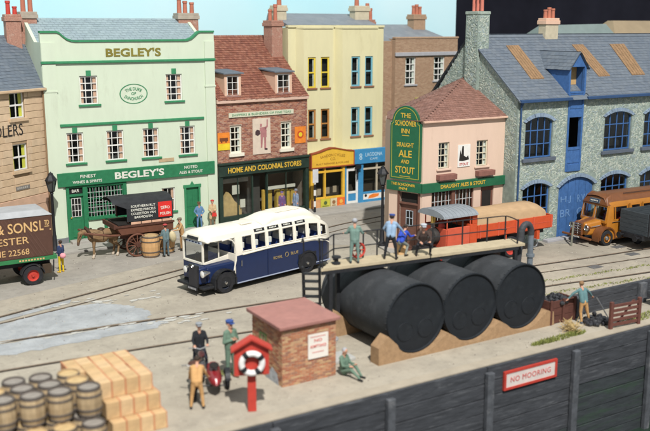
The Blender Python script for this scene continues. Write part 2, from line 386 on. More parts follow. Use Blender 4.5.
for L_, wd in ((L1, 1), (T1, .45), (L3, 1), (T3, .45), (L4, 1)):
    ribbon('rail_groove', L_, -.12 * wd, .07 * wd, 0, .016, groove)
    tag(ribbon('tram_rail', L_, -.03 * wd, .03 * wd + .012, 0, .026, railm), kind='structure')
# grass along the inset rails and on the quay
grass = M('grass', (.20, .22, .06), .9, .35, 5)
def tufts(name, spots, n, h):
    b = MB()
    for _ in range(n):
        cx, cy, rx, ry = random.choice(spots); a = random.uniform(0, 6.28); rr = random.random() ** .6
        x, y = cx + rx * rr * math.cos(a), cy + ry * rr * math.sin(a); t = random.uniform(0, 3.14); ww = .025; hh = h * random.uniform(.4, 1.2)
        b.poly([(x - ww * math.cos(t), y - ww * math.sin(t), 0), (x + ww * math.cos(t), y + ww * math.sin(t), 0), (x + random.uniform(-.08, .08), y + random.uniform(-.08, .08), hh)])
    return b.build(name, grass, kind='stuff', recalc=False)
tufts('grass', [(24.3, 22.75, 1.0, .22), (23.6, 22.7, .7, .15), (25.3, 22.8, .5, .2)], 900, .12)
tufts('grass', [(12.1, 26.2, .6, .3), (28.6, 22.7, .8, .25), (30, 22.9, .9, .3)], 700, .08)
tufts('grass', [(x, 28.95 - (x - 26) * .085, 1.2, .14) for x in range(25, 44, 2)] + [(x, 27.4 - (x - 26) * .1, 1.2, .16) for x in range(27, 44, 2)], 2600, .05)
straw = M('straw', (.50, .37, .17), .9, .3, 6)
b = MB()
for _ in range(150):
    x, y = 25.35 + random.gauss(0, .13), 23.1 + random.gauss(0, .13); a = random.uniform(0, 6.28); z = random.uniform(0, .3)
    b.tube((x, y, z), (x + .26 * math.cos(a), y + .26 * math.sin(a), z + random.uniform(-.1, .3)), .012, .006, 4)
tag(b.build('straw_heap', straw), 'loose heap of pale straw beside the right hand tank cradle', 'straw heap', kind='stuff')
for nm, (x, y) in (('manhole_cover', (36.8, 29.75)), ('manhole_cover', (33.2, 29.0)), ('manhole_cover', (37.4, 31.2))):
    b = MB(); b.box(x, x + .7, y, y + .45, 0, .02); o = b.build(nm, M('iron_cover', (.12, .12, .12), .6, .2)); tag(o, {36.8: 'larger iron cover let into the ground at the right between the rails', 33.2: 'small iron cover between the rails nearest the bent grey pipe', 37.4: 'iron cover in the road in front of the brown coach'}[x], 'manhole cover')

# quay wall of dark boards
tar = M('tarred_board', (.046, .049, .056), .75, .35, 2.5, bump=.45, bs=9, c2=(.115, .12, .13), s2=2.2, f2=.54, stretch=(.5, 1, 4))
tarw = M('worn_post', (.075, .08, .09), .8, .35, 3, bump=.3, c2=(.17, .17, .175), s2=2, f2=.55)
algae = M('algae_board', (.034, .04, .044), .8, .35, 2.5, bump=.35, bs=9, c2=(.03, .055, .035), s2=.8, f2=.5, stretch=(.5, 1, 3))
qw = empty('quay_wall', (0, 22.1, 0), 0, 'long dark boarded quay wall dropping to the water', 'quay wall')
px = [-9.4, -5.18, -.96, 3.26, 7.48, 11.7, 15.92, 20.14, 24.36, 28.58, 32.8, 37.0]
for i, (a, c) in enumerate(zip(px[:-1], px[1:])):
    z = -.03
    for k in range(8):
        h_ = random.uniform(.5, .62)
        o = box('plank', algae if (k > 2 and 24 < a < 34) or k > 5 else tar, qw, a + .01, c - .01, -.13 + random.uniform(-.025, .02), .02, z - h_ + .025, z, bevel=.012); z -= h_
for c in px:
    o = box('post', tarw, qw, c - .15, c + .15, -.36, -.16, -4.7, -.18, bevel=.03)
b = MB(); b.box(-40, 95, 22.06, 22.5, -.028, .03); b.build('quay_edge', M('quay_stone', (.36, .315, .245), .95, .12, 1.5, bump=.3), kind='structure', bevel=.01)
sheet('water', [(-60, -20), (110, -20), (110, 22.2), (-60, 22.2)], -4.3, M('harbour_water', (.02, .035, .025), .12, .2, .6, bump=.3, bs=2))
sg = empty('no_mooring_sign', (20.88, 21.93, -.98), 0, 'white and red NO MOORING board fixed to the quay wall', 'sign')
b = MB(); b.box(0, 2.5, -.05, 0, 0, .62); b.build('sign_board', M('sign_white', (.62, .54, .50), .6, .08), sg)
b = MB(); b.box(-.03, 2.53, -.07, .01, -.04, .05); b.box(-.03, 2.53, -.07, .01, .57, .66); b.box(-.04, .06, -.072, .012, -.035, .655); b.box(2.44, 2.54, -.072, .012, -.035, .655)
b.build('sign_border', red, sg); text('NO MOORING', sg, 1.25, .31, 1.95, .2, M('sign_faded_red', (.5, .10, .09), .7), -.056, bold=0, space=1.1)
# dark boarded bulkhead and beams to the right
bk = empty('bulkhead', (26.65, 24.3, 0), 0, 'low dark boarded bulkhead behind the coal bin and hurdle', 'bulkhead')
for k in range(3): box('plank', tar, bk, 0, 12, 0, .14 + .012 * k, .3 * k, .3 * k + .285, bevel=.01)
for x in (.1, 3.95, 7.8): box('post', tarw, bk, x, x + .4, -.2, 0, 0, .86, bevel=.02)
for k, (z, lab) in enumerate(((.12, 'lower dark beam lying at the right end of the bulkhead'), (.5, 'upper dark beam lying at the right end of the bulkhead'))):
    tag(box('beam', tar, None, 30.4 + .2 * k, 36, 22.9 + .5 * k, 23.3 + .5 * k, z - .12, z + .14, bevel=.02), lab, 'beam')

# painted backdrop, dark hall beyond
def backdrop_mat():
    m = M('painted_sky', (.43, .70, .775), .9, .035, .07); nt = m.node_tree; N = nt.nodes; L = nt.links
    n = N.new('ShaderNodeTexNoise'); n.inputs['Scale'].default_value = .06; n.inputs['Detail'].default_value = 3
    r = N.new('ShaderNodeValToRGB'); r.color_ramp.elements[0].position = .42; r.color_ramp.elements[1].position = .75
    tc = N.new('ShaderNodeTexCoord'); L.new(tc.outputs['Object'], n.inputs['Vector']); L.new(n.outputs['Fac'], r.inputs[0])
    mx = N.new('ShaderNodeMixRGB'); old = N['Principled BSDF'].inputs['Base Color'].links[0].from_socket
    L.new(r.outputs[0], mx.inputs[0]); L.new(old, mx.inputs[1]); mx.inputs[2].default_value = (.57, .75, .79, 1); L.new(mx.outputs[0], N['Principled BSDF'].inputs['Base Color'])
    return m
b = MB(); b.box(-40, 46.2, 55.6, 55.9, -4, 26); b.build('sky', backdrop_mat(), kind='structure')
hall = M('hall_wall', (.045, .042, .058), .95, .4, .02)
b = MB(); b.box(-100, 700, 420, 424, -76, 260); b.build('hall_wall', hall, kind='structure')
b = MB(); b.box(-100, 700, -120, 424, -78, -76); b.build('hall_floor', M('hall_floor', (.02, .016, .014), .7, .3, .02), kind='structure')
hb = M('hall_brown', (.24, .11, .06), .9, .4, .05); hblue = M('hall_blue', (.08, .12, .24), .9, .3, .05)
def hall_table(x, y, w_, d, lab):
    t = empty('exhibition_table', (x, y, -76), 0, lab, 'table'); box('table_top', hb, t, 0, w_, 0, d, 60, 67)
    for lx in (3, w_ - 7):
        for ly in (3, d - 7): box('leg', hb, t, lx, lx + 4, ly, ly + 4, 0, 60)
    return t
hall_table(175, 330, 95, 40, 'long brown table in the dark hall beyond the stone warehouse')
for i, (x, z, lab) in enumerate(((190, -4, 'blurred dark blue display panel at the left in the dark hall'), (262, 2, 'blurred dark blue display panel further right in the dark hall'))):
    t = empty('display_panel', (x, 400, -76), 0, lab, 'display panel'); box('panel', hblue, t, 0, 34, 0, 2, 60, 118 + z); box('post', hb, t, 15, 18, .5, 1.5, 0, 60)
b = MB()
for i in range(26): b.sphere((50.5 + random.gauss(0, 1.1), 66 + random.gauss(0, .6), 9.4 + random.gauss(0, .55)), random.uniform(.4, .8), n=8)
tag(b.build('dried_shrub', M('dried_leaf', (.17, .095, .025), .9, .3, 3), smooth=True), 'golden brown shrub behind the end of the painted sky', 'shrub')
# ================================================================ buildings
slate = [M('slate_%s' % n, c, .65, .12, 4) for n, c in (('a', (.13, .155, .185)), ('b', (.142, .166, .194)), ('c', (.12, .145, .178)))]
slateb = [M('pale_slate_%s' % n, c, .65, .1, 4) for n, c in (('a', (.26, .325, .345)), ('b', (.275, .34, .36)), ('c', (.25, .31, .335)))]
tilem = [M('clay_tile_%s' % n, c, .8, .2, 4) for n, c in (('a', (.22, .085, .055)), ('b', (.25, .10, .065)), ('c', (.19, .072, .05)), ('d', (.27, .12, .08)))]
tileb = [M('brown_tile_%s' % n, c, .8, .15, 4) for n, c in (('a', (.24, .125, .095)), ('b', (.26, .14, .11)), ('c', (.21, .11, .085)))]
brickm = [M('brick_%s' % n, c, .9, .15, 8) for n, c in (('a', (.33, .13, .08)), ('b', (.38, .17, .11)), ('c', (.27, .10, .07)), ('d', (.42, .23, .16)), ('e', (.22, .09, .07)))]
tanb = [M('tan_brick_%s' % n, c, .9, .15, 8) for n, c in (('a', (.36, .24, .155)), ('b', (.33, .21, .135)), ('c', (.39, .265, .175)))]
mortar = M('mortar', (.40, .30, .23), .95, .1); tanw = M('tan_mortar', (.37, .26, .18), .95, .1)
yel = M('yellow_curtain', (.75, .68, .10), .9, .1); peach = M('peach_curtain', (.78, .48, .34), .9, .1); netc = M('net_curtain', (.75, .73, .66), .9, .1)
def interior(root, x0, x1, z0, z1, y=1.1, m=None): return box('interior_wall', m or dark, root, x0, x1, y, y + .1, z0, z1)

# ---- public house with the green fascia
pale = M('pale_green_render', (.555, .625, .49), .85, .04, 1.5, bump=.15, bs=40, c2=(.47, .515, .40), s2=1.1, f2=.56, stretch=(1, 1, .3))
B = empty('public_house', (12.0, 47.3, 0), 0, 'three storey pale green pub with dark green fascia and painted parapet lettering', 'pub')
W4 = [(1.06, 1.96), (3.22, 4.17), (5.27, 6.2), (7.46, 8.38)]
H = [(1.92, 2.88, 7.48, 9.0), (6.73, 7.69, 7.48, 8.97)] + [(a, c, 4.4, 6.04) for a, c in W4] + [(.85, 4.2, 0, 3.2), (6.25, 7.05, 1.25, 2.6), (7.7, 8.5, 0, 2.5)]
wall('wall', B, pale, 9.7, 0, 10.76, H, depth=4.6)
b = MB()
for s_, x in ((1, 0), (-1, 9.7)):
    pr = [(x, 10.76), (x, 11.23), (x + s_ * .85, 11.23), (x + s_ * .98, 11.18), (x + s_ * 1.12, 11.05), (x + s_ * 1.35, 10.86), (x + s_ * 1.6, 10.77), (x + s_ * 1.75, 10.76)]
    b = MB(); b.prism(pr, 'y', .0, .24); b.build('parapet', pale, B)
prof = [(0, 11.23), (.85, 11.23), (.98, 11.18), (1.12, 11.05), (1.35, 10.87), (1.6, 10.78), (1.8, 10.76)]; prof = prof + [(9.7 - x, z) for x, z in prof[::-1]]
b = MB()
for (xa, za), (xc, zc) in zip(prof[:-1], prof[1:]): b.prism([(xa, za), (xc, zc), (xc, zc + .1), (xa, za + .1)], 'y', -.07, .3)
b.build('parapet_coping', greentrim, B)
box('cornice', greentrim, B, -.04, 9.74, -.12, .02, 9.66, 9.79, bevel=.02); box('string_course', greentrim, B, .76, 8.95, -.09, .02, 6.38, 6.52, bevel=.02)
for x0, x1 in ((.0, .72), (9.08, 9.7)):
    b = MB(); b.box(x0 + .012, x1 - .012, -.07, 0, 0, 9.64); b.box(x0 - .02, x1 + .02, -.1, .0, 8.2, 8.28); b.box(x0 + .01, x1 - .01, -.065, 0, 9.8, 10.74); b.build('pilaster', pale, B)
for a, c in W4: window(B, a, 4.42, c - a, 1.6, 3, 4, white, greentrim, curt=peach, lintel=greentrim, bar=.04)
for a, c in ((1.92, 2.88), (6.73, 7.69)): window(B, a, 7.5, c - a, 1.48, 3, 4, white, greentrim, curt=peach, lintel=greentrim, bar=.04)
window(B, 6.25, 1.25, .8, 1.35, 2, 2, white, greentrim, curt=peach)
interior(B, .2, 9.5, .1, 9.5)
f = box('fascia', green, B, .42, 9.5, -.16, -.002, 3.2, 3.93, bevel=.015)
cw = M('sign_cream', (.66, .66, .58), .7, .05)
text("BEGLEY'S", f, 4.95, 3.58, 2.85, .40, cw, -.168, bold=.03); text('FINEST', f, 2.05, 3.69, .85, .17, cw, -.168); text('WINES & SPIRITS', f, 2.0, 3.40, 1.6, .15, cw, -.168)
text('NOTED', f, 8.0, 3.71, .8, .17, cw, -.168); text('ALES & STOUT', f, 8.0, 3.43, 1.45, .16, cw, -.168)
text("BEGLEY'S", B, 4.95, 10.2, 3.1, .46, M('parapet_letter', (.20, .17, .03), .7), -.02, bold=.03)
o_ = MB(); n = 40
for i in range(n):
    a, c = 2 * math.pi * i / n, 2 * math.pi * (i + 1) / n; q = lambda t, k: (4.85 + .78 * k * math.cos(t), 7.97 + .53 * k * math.sin(t))
    o_.prism([q(a, .95), q(c, .95), q(c, 1.02), q(a, 1.02)], 'y', -.02, .0)
o_ = o_.build('oval_sign', greentrim, B)
text('THE DUKE', o_, 4.85, 8.24, .95, .17, greentrim, -.01, arc=.9); text('OF', o_, 4.85, 7.98, .26, .16, greentrim, -.01); text('DUNCHURCH', o_, 4.85, 7.70, 1.05, .17, greentrim, -.01, arc=-.9)
# bar front
b = MB(); b.box(.86, 1.02, -.06, .1, 0, 3.19); b.box(1.75, 1.98, -.06, .1, 0, 3.19); b.box(4.0, 4.2, -.06, .1, 0, 3.19); b.box(1.02, 1.75, -.05, .1, 2.62, 2.74); b.box(1.02, 1.75, -.05, .1, 3.08, 3.18)
b.box(1.98, 4.0, -.05, .1, 3.06, 3.18); b.box(1.98, 4.0, -.1, .1, 1.24, 1.36); b.box(1.98, 4.0, -.03, .1, 0, .25); b.box(2.85, 3.05, -.03, .1, .25, 1.24)
b.build('bar_front', green, B, bevel=.01)
box('panel', pale, B, 1.98, 2.85, 0, .1, .25, 1.24); box('panel', pale, B, 3.05, 4.0, 0, .1, .25, 1.24)
d = box('door', green, B, 1.02, 1.75, .06, .12, .1, 2.62, bevel=.01); b = MB(); b.box(1.13, 1.64, .045, .05, 1.5, 2.5); b.build('pane', GL, d)
box('pane_backing', dark, d, 1.13, 1.64, .052, .058, 1.5, 2.5)
b = MB(); [b.box(1.13 + .17 * i - .012, 1.13 + .17 * i + .012, .03, .048, 1.5, 2.5) for i in (0, 1, 2, 3)]; [b.box(1.13, 1.64, .032, .046, z - .012, z + .012) for z in (1.5, 1.83, 2.16, 2.5)]; b.build('glazing_bar', white, d)
box('door_panel', green, d, 1.15, 1.62, .035, .06, .35, 1.35, bevel=.015); b = MB(); b.sphere((1.09, .03, 1.45), .04); b.build('handle', gold, d, smooth=True)
t = box('transom', M('bar_sign_black', (.015, .015, .015), .5), B, 1.04, 1.73, .05, .08, 2.75, 3.07); text('BAR', t, 1.385, 2.91, .4, .17, cw, .045)
window(B, 1.98, 1.36, 2.02, 1.7, 9, 5, green, y=.03, bar=.035, mid=False)
b = MB(); [b.box(1.98 + 2.02 * i / 12, 2.0 + 2.02 * i / 12, .02, .028, 1.4, 3.02) for i in range(1, 12)]; [b.box(2.02, 3.98, .021, .027, 1.36 + .28 * i - .01, 1.36 + .28 * i + .01) for i in range(1, 6)]; b.build('glazing_bar', M('lead_white', (.5, .52, .5), .7), B)
d = box('door', green, B, 7.72, 8.48, .08, .14, .12, 2.48, bevel=.01)
b = MB(); [b.box(x, x + .28, .06, .085, z, z + hh) for x in (7.8, 8.14) for z, hh in ((.3, .9), (1.35, 1.0))]; b.build('door_panel', green, d, bevel=.01)
b = MB(); b.box(7.6, 7.715, -.05, .1, .1, 2.6); b.box(8.485, 8.6, -.05, .1, .1, 2.6); b.box(7.55, 8.65, -.06, .09, 2.5, 2.66); b.prism([(7.98, 2.66), (8.22, 2.66), (8.1, 2.86)], 'y', -.05, .05); b.build('door_frame', greentrim, B)
box('plinth', M('plinth_grey', (.17, .18, .19), .9, .1), B, .0, .85, -.1, -.001, 0, .42)
box('door_step', paving, B, .9, 1.9, -.6, -.0, .1, .26, bevel=.02)
box('name_plate', M('plate_tan', (.45, .33, .2)), B, 6.15, 7.05, -.03, 0, 4.1, 4.3)
tiles(B, 'slates', [(.2, .35, 10.15), (9.5, .35, 10.15), (9.5, 3.7, 12.02), (.2, 3.7, 12.02)], .32, .24, slateb)
for xa, xc in ((.02, .19), (9.5, 9.68)): b = MB(); b.prism([(.1, 10.05), (.35, 10.22), (3.7, 12.1), (4.6, 10.1)], 'x', xa, xc); b.build('gable', pale, B)
cb = M('chimney_brick', (.36, .19, .14), .9, .3, 14, bump=.4, c2=(.45, .36, .29), s2=3, f2=.55)
pinkpot = M('pink_pot', (.55, .18, .13), .8, .15)
chimney(B, -.15, 3.1, 10.6, 12.3, .85, .8, cb, [(.1, 1.2), (.48, 1.5)], terracotta, .14, .75, M('cap_stone', (.36, .31, .25), .9, .15))
chimney(B, 8.95, 3.2, 10.9, 12.3, 1.25, .75, cb, [(9.15, 1.3), (9.52, 1.0), (9.95, .9)], terracotta, .14, .75, MATS['cap_stone'])

# ---- sandstone merchant's house on the left
sand = [M('sandstone_%s' % n, c, .9, .12, 2.5, bump=.2, bs=20) for n, c in (('a', (.59, .43, .28)), ('b', (.55, .40, .255)), ('c', (.62, .465, .31)), ('d', (.56, .42, .28)))]
sjoint = M('sandstone_joint', (.34, .235, .14), .95, .1)
S = empty('sandstone_house', (6.55, 43.86, 0), 33, 'sandstone building with black wall lettering and yellow curtains beside the green pub', 'house')
H = [(4.1, 5.12, 7.05, 8.3), (4.1, 5.12, 4.42, 5.75), (1.6, 2.6, 7.05, 8.3), (1.6, 2.6, 4.42, 5.75), (4.15, 5.2, .9, 2.9)]
wall('wall', S, sjoint, 6.45, 0, 8.45, H, depth=3.2)
z = 3.0; row = 0
while z < 8.4:
    hh = min(.36, 8.44 - z); x = 2.6 - (.45 if row % 2 else 0) - random.uniform(0, .3)
    while x < 6.44:
        ln = random.uniform(.75, 1.25); xa, xb = x, min(x + ln, 6.44)
        for h in H:
            if h[2] < z + hh - .02 and h[3] > z + .02:
                if h[0] <= xa < h[1]: xa = h[1]
                if h[0] < xb <= h[1]: xb = h[0]
                if xa < h[0] and xb > h[1]: xb = h[0]
        if xb - xa > .08: box('stone', random.choice(sand), S, xa + .008, xb - .008, -.03 - random.uniform(0, .015), .005, z + .01, z + hh - .012, bevel=.012)
        x += ln
    z += .36; row += 1
bricks(S, 2.2, 3.0, 8.44, H, sand, 0, .95, .36, .02, 0, .03, 'stonework')
for a, z in ((4.1, 7.05), (4.1, 4.42), (1.6, 7.05), (1.6, 4.42)): window(S, a, z, 1.02, 1.28 if z > 5 else 1.33, 2, 2, white, sand[1], curt=yel, bar=.05, silly=.14, sillh=.16)
interior(S, .2, 6.3, .3, 8.2, .9)
pinkl = M('pink_fascia', (.55, .36, .25), .8, .1)
box('fascia', pinkl, S, 0, 6.44, -.07, -.002, 2.5, 2.98, bevel=.02)
box('ground_floor', pinkl, S, 5.25, 6.44, -.05, -.001, 0, 2.5); window(S, 4.15, 1.0, 1.05, 1.4, 2, 2, black, sand[1])
text('CHANDLERS', S, 2.92, 6.48, 3.9, .58, M('wall_black', (.03, .028, .025), .9), -.05, bold=.0)
box('street_name', M('street_plate', (.20, .18, .16)), S, 4.12, 5.08, -.06, -.03, 3.42, 3.62)
b = MB(); [b.box(4.2 + .13 * i, 4.28 + .13 * i, -.068, -.059, 3.47, 3.57) for i in range(6)]; b.build('plate_lettering', M('plate_letter', (.4, .38, .34)), S)
tiles(S, 'slates', [(-.1, -.2, 8.45), (6.5, -.2, 8.45), (8.5, 3.2, 11.1), (-.1, 3.2, 11.1)], .32, .24, slate)
box('gutter', sand[1], S, -.1, 6.5, -.3, -.17, 8.33, 8.47, bevel=.03)
b = MB(); b.tube((6.38, -.12, 8.35), (6.38, -.12, 0), .045); b.build('drainpipe', M('pipe_brown', (.25, .16, .09)), S, smooth=True)
C_ = empty('chimney_stack', (10.95, 49.9, 0), 0, 'red brick chimney stack with two pots between the sandstone house and the green pub', 'chimney')
chimney(C_, 0, 0, 9.9, 12.15, .78, .6, cb, [(.22, 1.0), (.56, .6)], red, .13, .75)

# ---- brick grocer's shop
G = empty('brick_store', (21.75, 47.25, 0), 6, 'red brick grocery store with dark green shopfront and two roof dormers', 'shop')
H = [(.85, 1.65, 4.25, 5.88), (4.47, 5.26, 4.25, 5.88), (.0, 6.48, 0, 3.72)]
wall('wall', G, mortar, 6.48, 0, 7.3, H, depth=3.6)
bricks(G, 6.48, 3.74, 7.2, H, brickm)
for a in (.85, 4.47): window(G, a, 4.26, .8, 1.6, 2, 4, cream, cream, curt=netc, bar=.04, fr=.09, silly=.12, sillh=.2)
box('eaves_board', M('pink_board', (.60, .42, .33), .8, .08), G, -.02, 6.5, -.16, .0, 7.2, 7.42, bevel=.02)
P0, P1 = (-.0, -.15, 7.38), (6.5, -.15, 7.38)
sl = 3.62 / 4.2
def dsk(c): return any(a - .05 < c[0] < e + .05 and c[1] < 1.9 for a, e in ((.62, 1.85), (4.2, 5.45)))
tiles(G, 'roof_tiles', [P0, P1, (6.5, 4.05, 11.0), (-.0, 4.05, 11.0)], .17, .2, tilem, .035)
for xa, xc in ((.02, .2), (6.28, 6.46)): b = MB(); b.prism([(-.1, 7.3), (4.05, 10.95), (4.05, 7.3)], 'x', xa, xc); b.build('gable', mortar, G)
peachw = M('peach_render', (.66, .44, .32), .85, .06)
for a, e in ((.62, 1.75), (4.17, 5.4)):
    b = MB(); b.box(a, a + .16, .1, .25, 7.5, 8.86); b.box(e - .16, e, .1, .25, 7.5, 8.86); b.box(a + .16, e - .16, .1, .25, 8.76, 8.86); b.box(a + .16, e - .16, .1, .25, 7.5, 7.58)
    b.prism([(.25, 7.5), (.25, 8.86), (1.75, 8.9), (.3, 7.5)], 'x', a, a + .1); b.prism([(.25, 7.5), (.25, 8.86), (1.75, 8.9), (.3, 7.5)], 'x', e - .1, e)
    d = b.build('dormer', peachw, G); window(d, a + .16, 7.58, e - a - .32, 1.18, 2, 3, white, slate[0], y=.12, silly=-.02)
    box('dormer_back', dark, d, a + .12, e - .12, .5, .55, 7.5, 8.8)
    b = MB(); b.hexa([(a - .12, -.05, 8.86), (e + .12, -.05, 8.86), (e + .12, 1.95, 9.02), (a - .12, 1.95, 9.02)], [(a - .12, -.05, 8.93), (e + .12, -.05, 8.93), (e + .12, 1.95, 9.1), (a - .12, 1.95, 9.1)]); b.build('dormer_roof', slate[0], d)
nb = box('name_board', M('board_cream', (.58, .58, .44), .8, .06), G, .78, 5.39, -.07, -.016, 6.36, 6.63); text('SHIPPERS & BLENDERS OF FINE TEAS', nb, 3.08, 6.495, 4.2, .13, greentrim, -.074, bold=.0)
mu = box('painted_advert', M('advert_cream', (.62, .52, .42), .85, .08), G, 2.41, 3.68, -.05, -.016, 4.06, 6.21)
fl = M('advert_pink', (.38, .17, .17), .9, .15); fd = M('advert_dark', (.06, .035, .04), .9)
b = MB(); P = lambda pts, m=0: b.prism([(2.41 + x, 4.06 + z) for x, z in pts], 'y', -.058, -.051, m)
P([(.55, 1.0), (.98, 1.0), (.98, 1.38), (.55, 1.38)]); P([(.5, 1.38), (1.0, 1.38), (.9, 1.62), (.5, 1.6)]); P([(.92, 1.45), (1.08, 1.62), (1.08, 2.05), (1.0, 2.05), (.98, 1.68), (.84, 1.56)])
P([(.55, .38), (.66, .38), (.72, 1.0), (.56, 1.0)]); P([(.8, .3), (.94, .3), (.94, 1.0), (.8, 1.0)]); P([(.52, 1.64), (.66, 1.64), (.66, 1.82), (.52, 1.82)]); b.build('painted_figure', fl, mu)
b = MB(); P([(.18, 1.18), (.36, 1.1), (.54, 1.22), (.5, 1.42), (.3, 1.48), (.18, 1.36)]); P([(.82, .24), (1.04, .22), (1.04, .32), (.84, .36)]); b.build('painted_bag', fd, mu)
ad = box('poster', M('poster_orange', (.72, .22, .03), .8, .15, 3), G, .0, .8, -.05, -.016, 4.5, 5.52); b = MB(); b.box(0.005, .795, -.056, -.05, 4.5, 4.88); b.build('poster_band', M('poster_yellow', (.75, .55, .03), .8), ad)
b = MB(); b.box(.12, .68, -.057, -.051, 5.02, 5.22); b.box(.2, .3, -.057, -.051, 4.94, 5.02); b.box(.5, .6, -.057, -.051, 4.94, 5.02); b.build('poster_print', M('poster_dark', (.16, .05, .02), .8), ad)
ad = box('poster', MATS['poster_orange'], G, 5.5, 6.32, -.05, -.016, 4.5, 5.52); b = MB(); b.lathe([(.001, -.058), (.24, -.058), (.24, -.051), (.001, -.051)], (5.91, 0, 5.03), 20, 'y'); b.build('poster_print', M('poster_red', (.5, .07, .02), .8), ad)
b = MB(); b.lathe([(.001, -.064), (.14, -.064), (.14, -.0585), (.001, -.0585)], (5.91, 0, 5.03), 16, 'y'); b.build('poster_print', MATS['poster_yellow'], ad)
dg = M('dark_green_black', (.022, .04, .03), .5, .2, 4)
f = box('fascia', dg, G, .0, 6.48, -.2, .02, 2.95, 3.62, bevel=.02); box('shop_cornice', dg, G, -.03, 6.51, -.28, .03, 3.625, 3.74, bevel=.02)
text('HOME AND COLONIAL STORES', f, 3.2, 3.28, 5.3, .32, gold, -.21, bold=.02)
b = MB()
for x in (.0, 6.25): b.box(x, x + .23, -.14, .2, .1, 2.945)
for x in (2.3, 3.36): b.box(x, x + .09, -.05, .12, .1, 2.945)
b.box(.23, 2.3, -.06, .16, .1, .5); b.box(3.45, 6.25, -.06, .16, .1, .5); b.box(.23, 2.3, -.05, .1, 2.78, 2.94); b.box(3.45, 6.25, -.05, .1, 2.78, 2.94)
b.box(1.3, 1.35, -.03, .05, .5, 2.78); b.box(4.8, 4.85, -.03, .05, .5, 2.78); b.build('shopfront', dg, G, bevel=.01)
for a, e in ((.23, 1.3), (1.35, 2.3), (3.45, 4.8), (4.85, 6.25)): box('pane', GLS, G, a, e, .0, .006, .5, 2.78)
shopin = M('shop_inside', (.10, .085, .07), .9, .2)
b = MB(); b.box(.1, 6.4, 1.5, 1.6, 0, 3.6); b.box(.1, 6.4, .1, 1.5, .3, .36); b.build('interior_wall', shopin, G)
tan = M('tan_goods', (.60, .41, .17), .9, .2, 3); box('display_panel', M('panel_grey', (.35, .33, .29)), G, .25, 2.25, .3, .34, 2.45, 2.75)
b = MB(); b.prism([(.3, .37), (1.75, .37), (1.75, .9), (1.25, 1.35), (1.0, 1.75), (.85, 1.9), (.62, 1.6), (.3, 1.2)], 'y', .3, .6); b.build('window_display', tan, G)
b = MB(); b.box(1.05, 1.55, .2, .23, 1.75, 2.3); b.box(1.6, 1.95, .2, .23, .9, 1.4); b.box(3.5, 5.7, .25, .28, 1.75, 1.95); b.build('window_card', cream, G)
b = MB(); [b.box(x, x + w_, .5, .75, .37, h_) for x, w_, h_ in ((3.5, .6, 1.7), (4.45, .35, 1.6), (4.95, .5, 1.55), (5.55, .35, 1.5))]; b.build('window_display', M('yellow_goods', (.65, .43, .08), .9, .15), G)
box('door', M('shop_door', (.05, .05, .045), .5), G, 2.42, 3.34, .7, .76, .1, 2.6)
chimney(G, 5.62, 2.5, 9.3, 11.9, .8, .95, cb, [(5.8, .9), (6.2, 1.3)], terracotta, .13, .8)

# ---- cream bay-fronted pair with two shops
crm = M('cream_render', (.63, .585, .36), .9, .05, 1.2, bump=.15, bs=25, c2=(.535, .485, .285), s2=1.1, f2=.57, stretch=(1, 1, .3))
D = empty('cream_terrace', (28.15, 50.2, 0), 1, 'tall cream rendered house with two bays over a yellow and a blue shop', 'house')
wall('wall', D, crm, 7.45, 3.2, 11.5, (), depth=3)
fy_ = M('yellow_frame', (.68, .52, .06), .6); fb_ = M('blue_frame', (.17, .42, .52), .6); fo = M('orange_frame', (.42, .19, .05), .6); sillr = M('red_sill', (.26, .12, .07), .9)
for (xa, xb, wins, fu, fl_) in ((.85, 3.05, ((1.15, .6), (2.13, .66)), fy_, fo), (3.8, 6.6, ((4.5, .7), (5.6, .64)), fb_, fb_)):
    Hs = [(x, x + w2, z, z + h2) for x, w2 in wins for z, h2 in ((7.7, 1.95), (4.4, 1.93))]
    FRm = Matrix.Translation((0, -.5, 0)); FR = (D, FRm)
    wall('bay', D, crm, xb - xa, 3.2, 11.42, Hs, depth=.4, x0=xa, sides=False)
    FR = None
    b = MB(); b.hexa([(xa - .3, 0, 3.2), (xa, -.5, 3.2), (xa, -.3, 3.2), (xa - .1, 0, 3.2)], [(xa - .3, 0, 11.42), (xa, -.5, 11.42), (xa, -.3, 11.42), (xa - .1, 0, 11.42)])
    b.hexa([(xb, -.5, 3.2), (xb + .3, 0, 3.2), (xb + .1, 0, 3.2), (xb, -.3, 3.2)], [(xb, -.5, 11.42), (xb + .3, 0, 11.42), (xb + .1, 0, 11.42), (xb, -.3, 11.42)]); b.build('bay_side', crm, D)
    FR = (D, FRm)
    for x, w2 in wins:
        for z, h2, fm in ((7.7, 1.95, fu), (4.4, 1.93, fl_)):
            window(D, x, z, w2, h2, 1, 2, fm, sillr, .08, curt=netc if x in (1.15, 4.5) else None, y=.06, fr=.1, bar=.05, silly=.08, sillh=.1)
    FR = None
    box('interior_wall', dark, D, xa + .02, xb - .02, -.1, -.05, 3.3, 11.3)
    b = MB(); b.prism([(xa - .34, .05), (xa - .02, -.56), (xb + .02, -.56), (xb + .34, .05)], 'z', 11.43, 11.58); b.build('bay_cornice', crm, D)
box('cornice', crm, D, -.02, 7.47, -.09, .3, 11.5, 11.64, bevel=.02)
b = MB(); b.prism([(.31, 11.55), (-.0, 11.66), (2.6, 12.42), (3, 11.6)], 'x', .0, 6.95); b.build('roof', M('lead_roof', (.19, .205, .225), .6, .12, 1.5, c2=(.24, .25, .26)), D)
stonec = M('pale_chimney', (.50, .44, .32), .9, .12, 4, bump=.3)
chimney(D, -.25, 1.1, 11.6, 12.85, .8, .7, stonec, [(.2, 1.2)], terracotta, .16, .85)
chimney(D, 5.95, 1.2, 12.0, 12.9, 1.15, .7, stonec, [(6.3, 1.2)], terracotta, .16, .85)
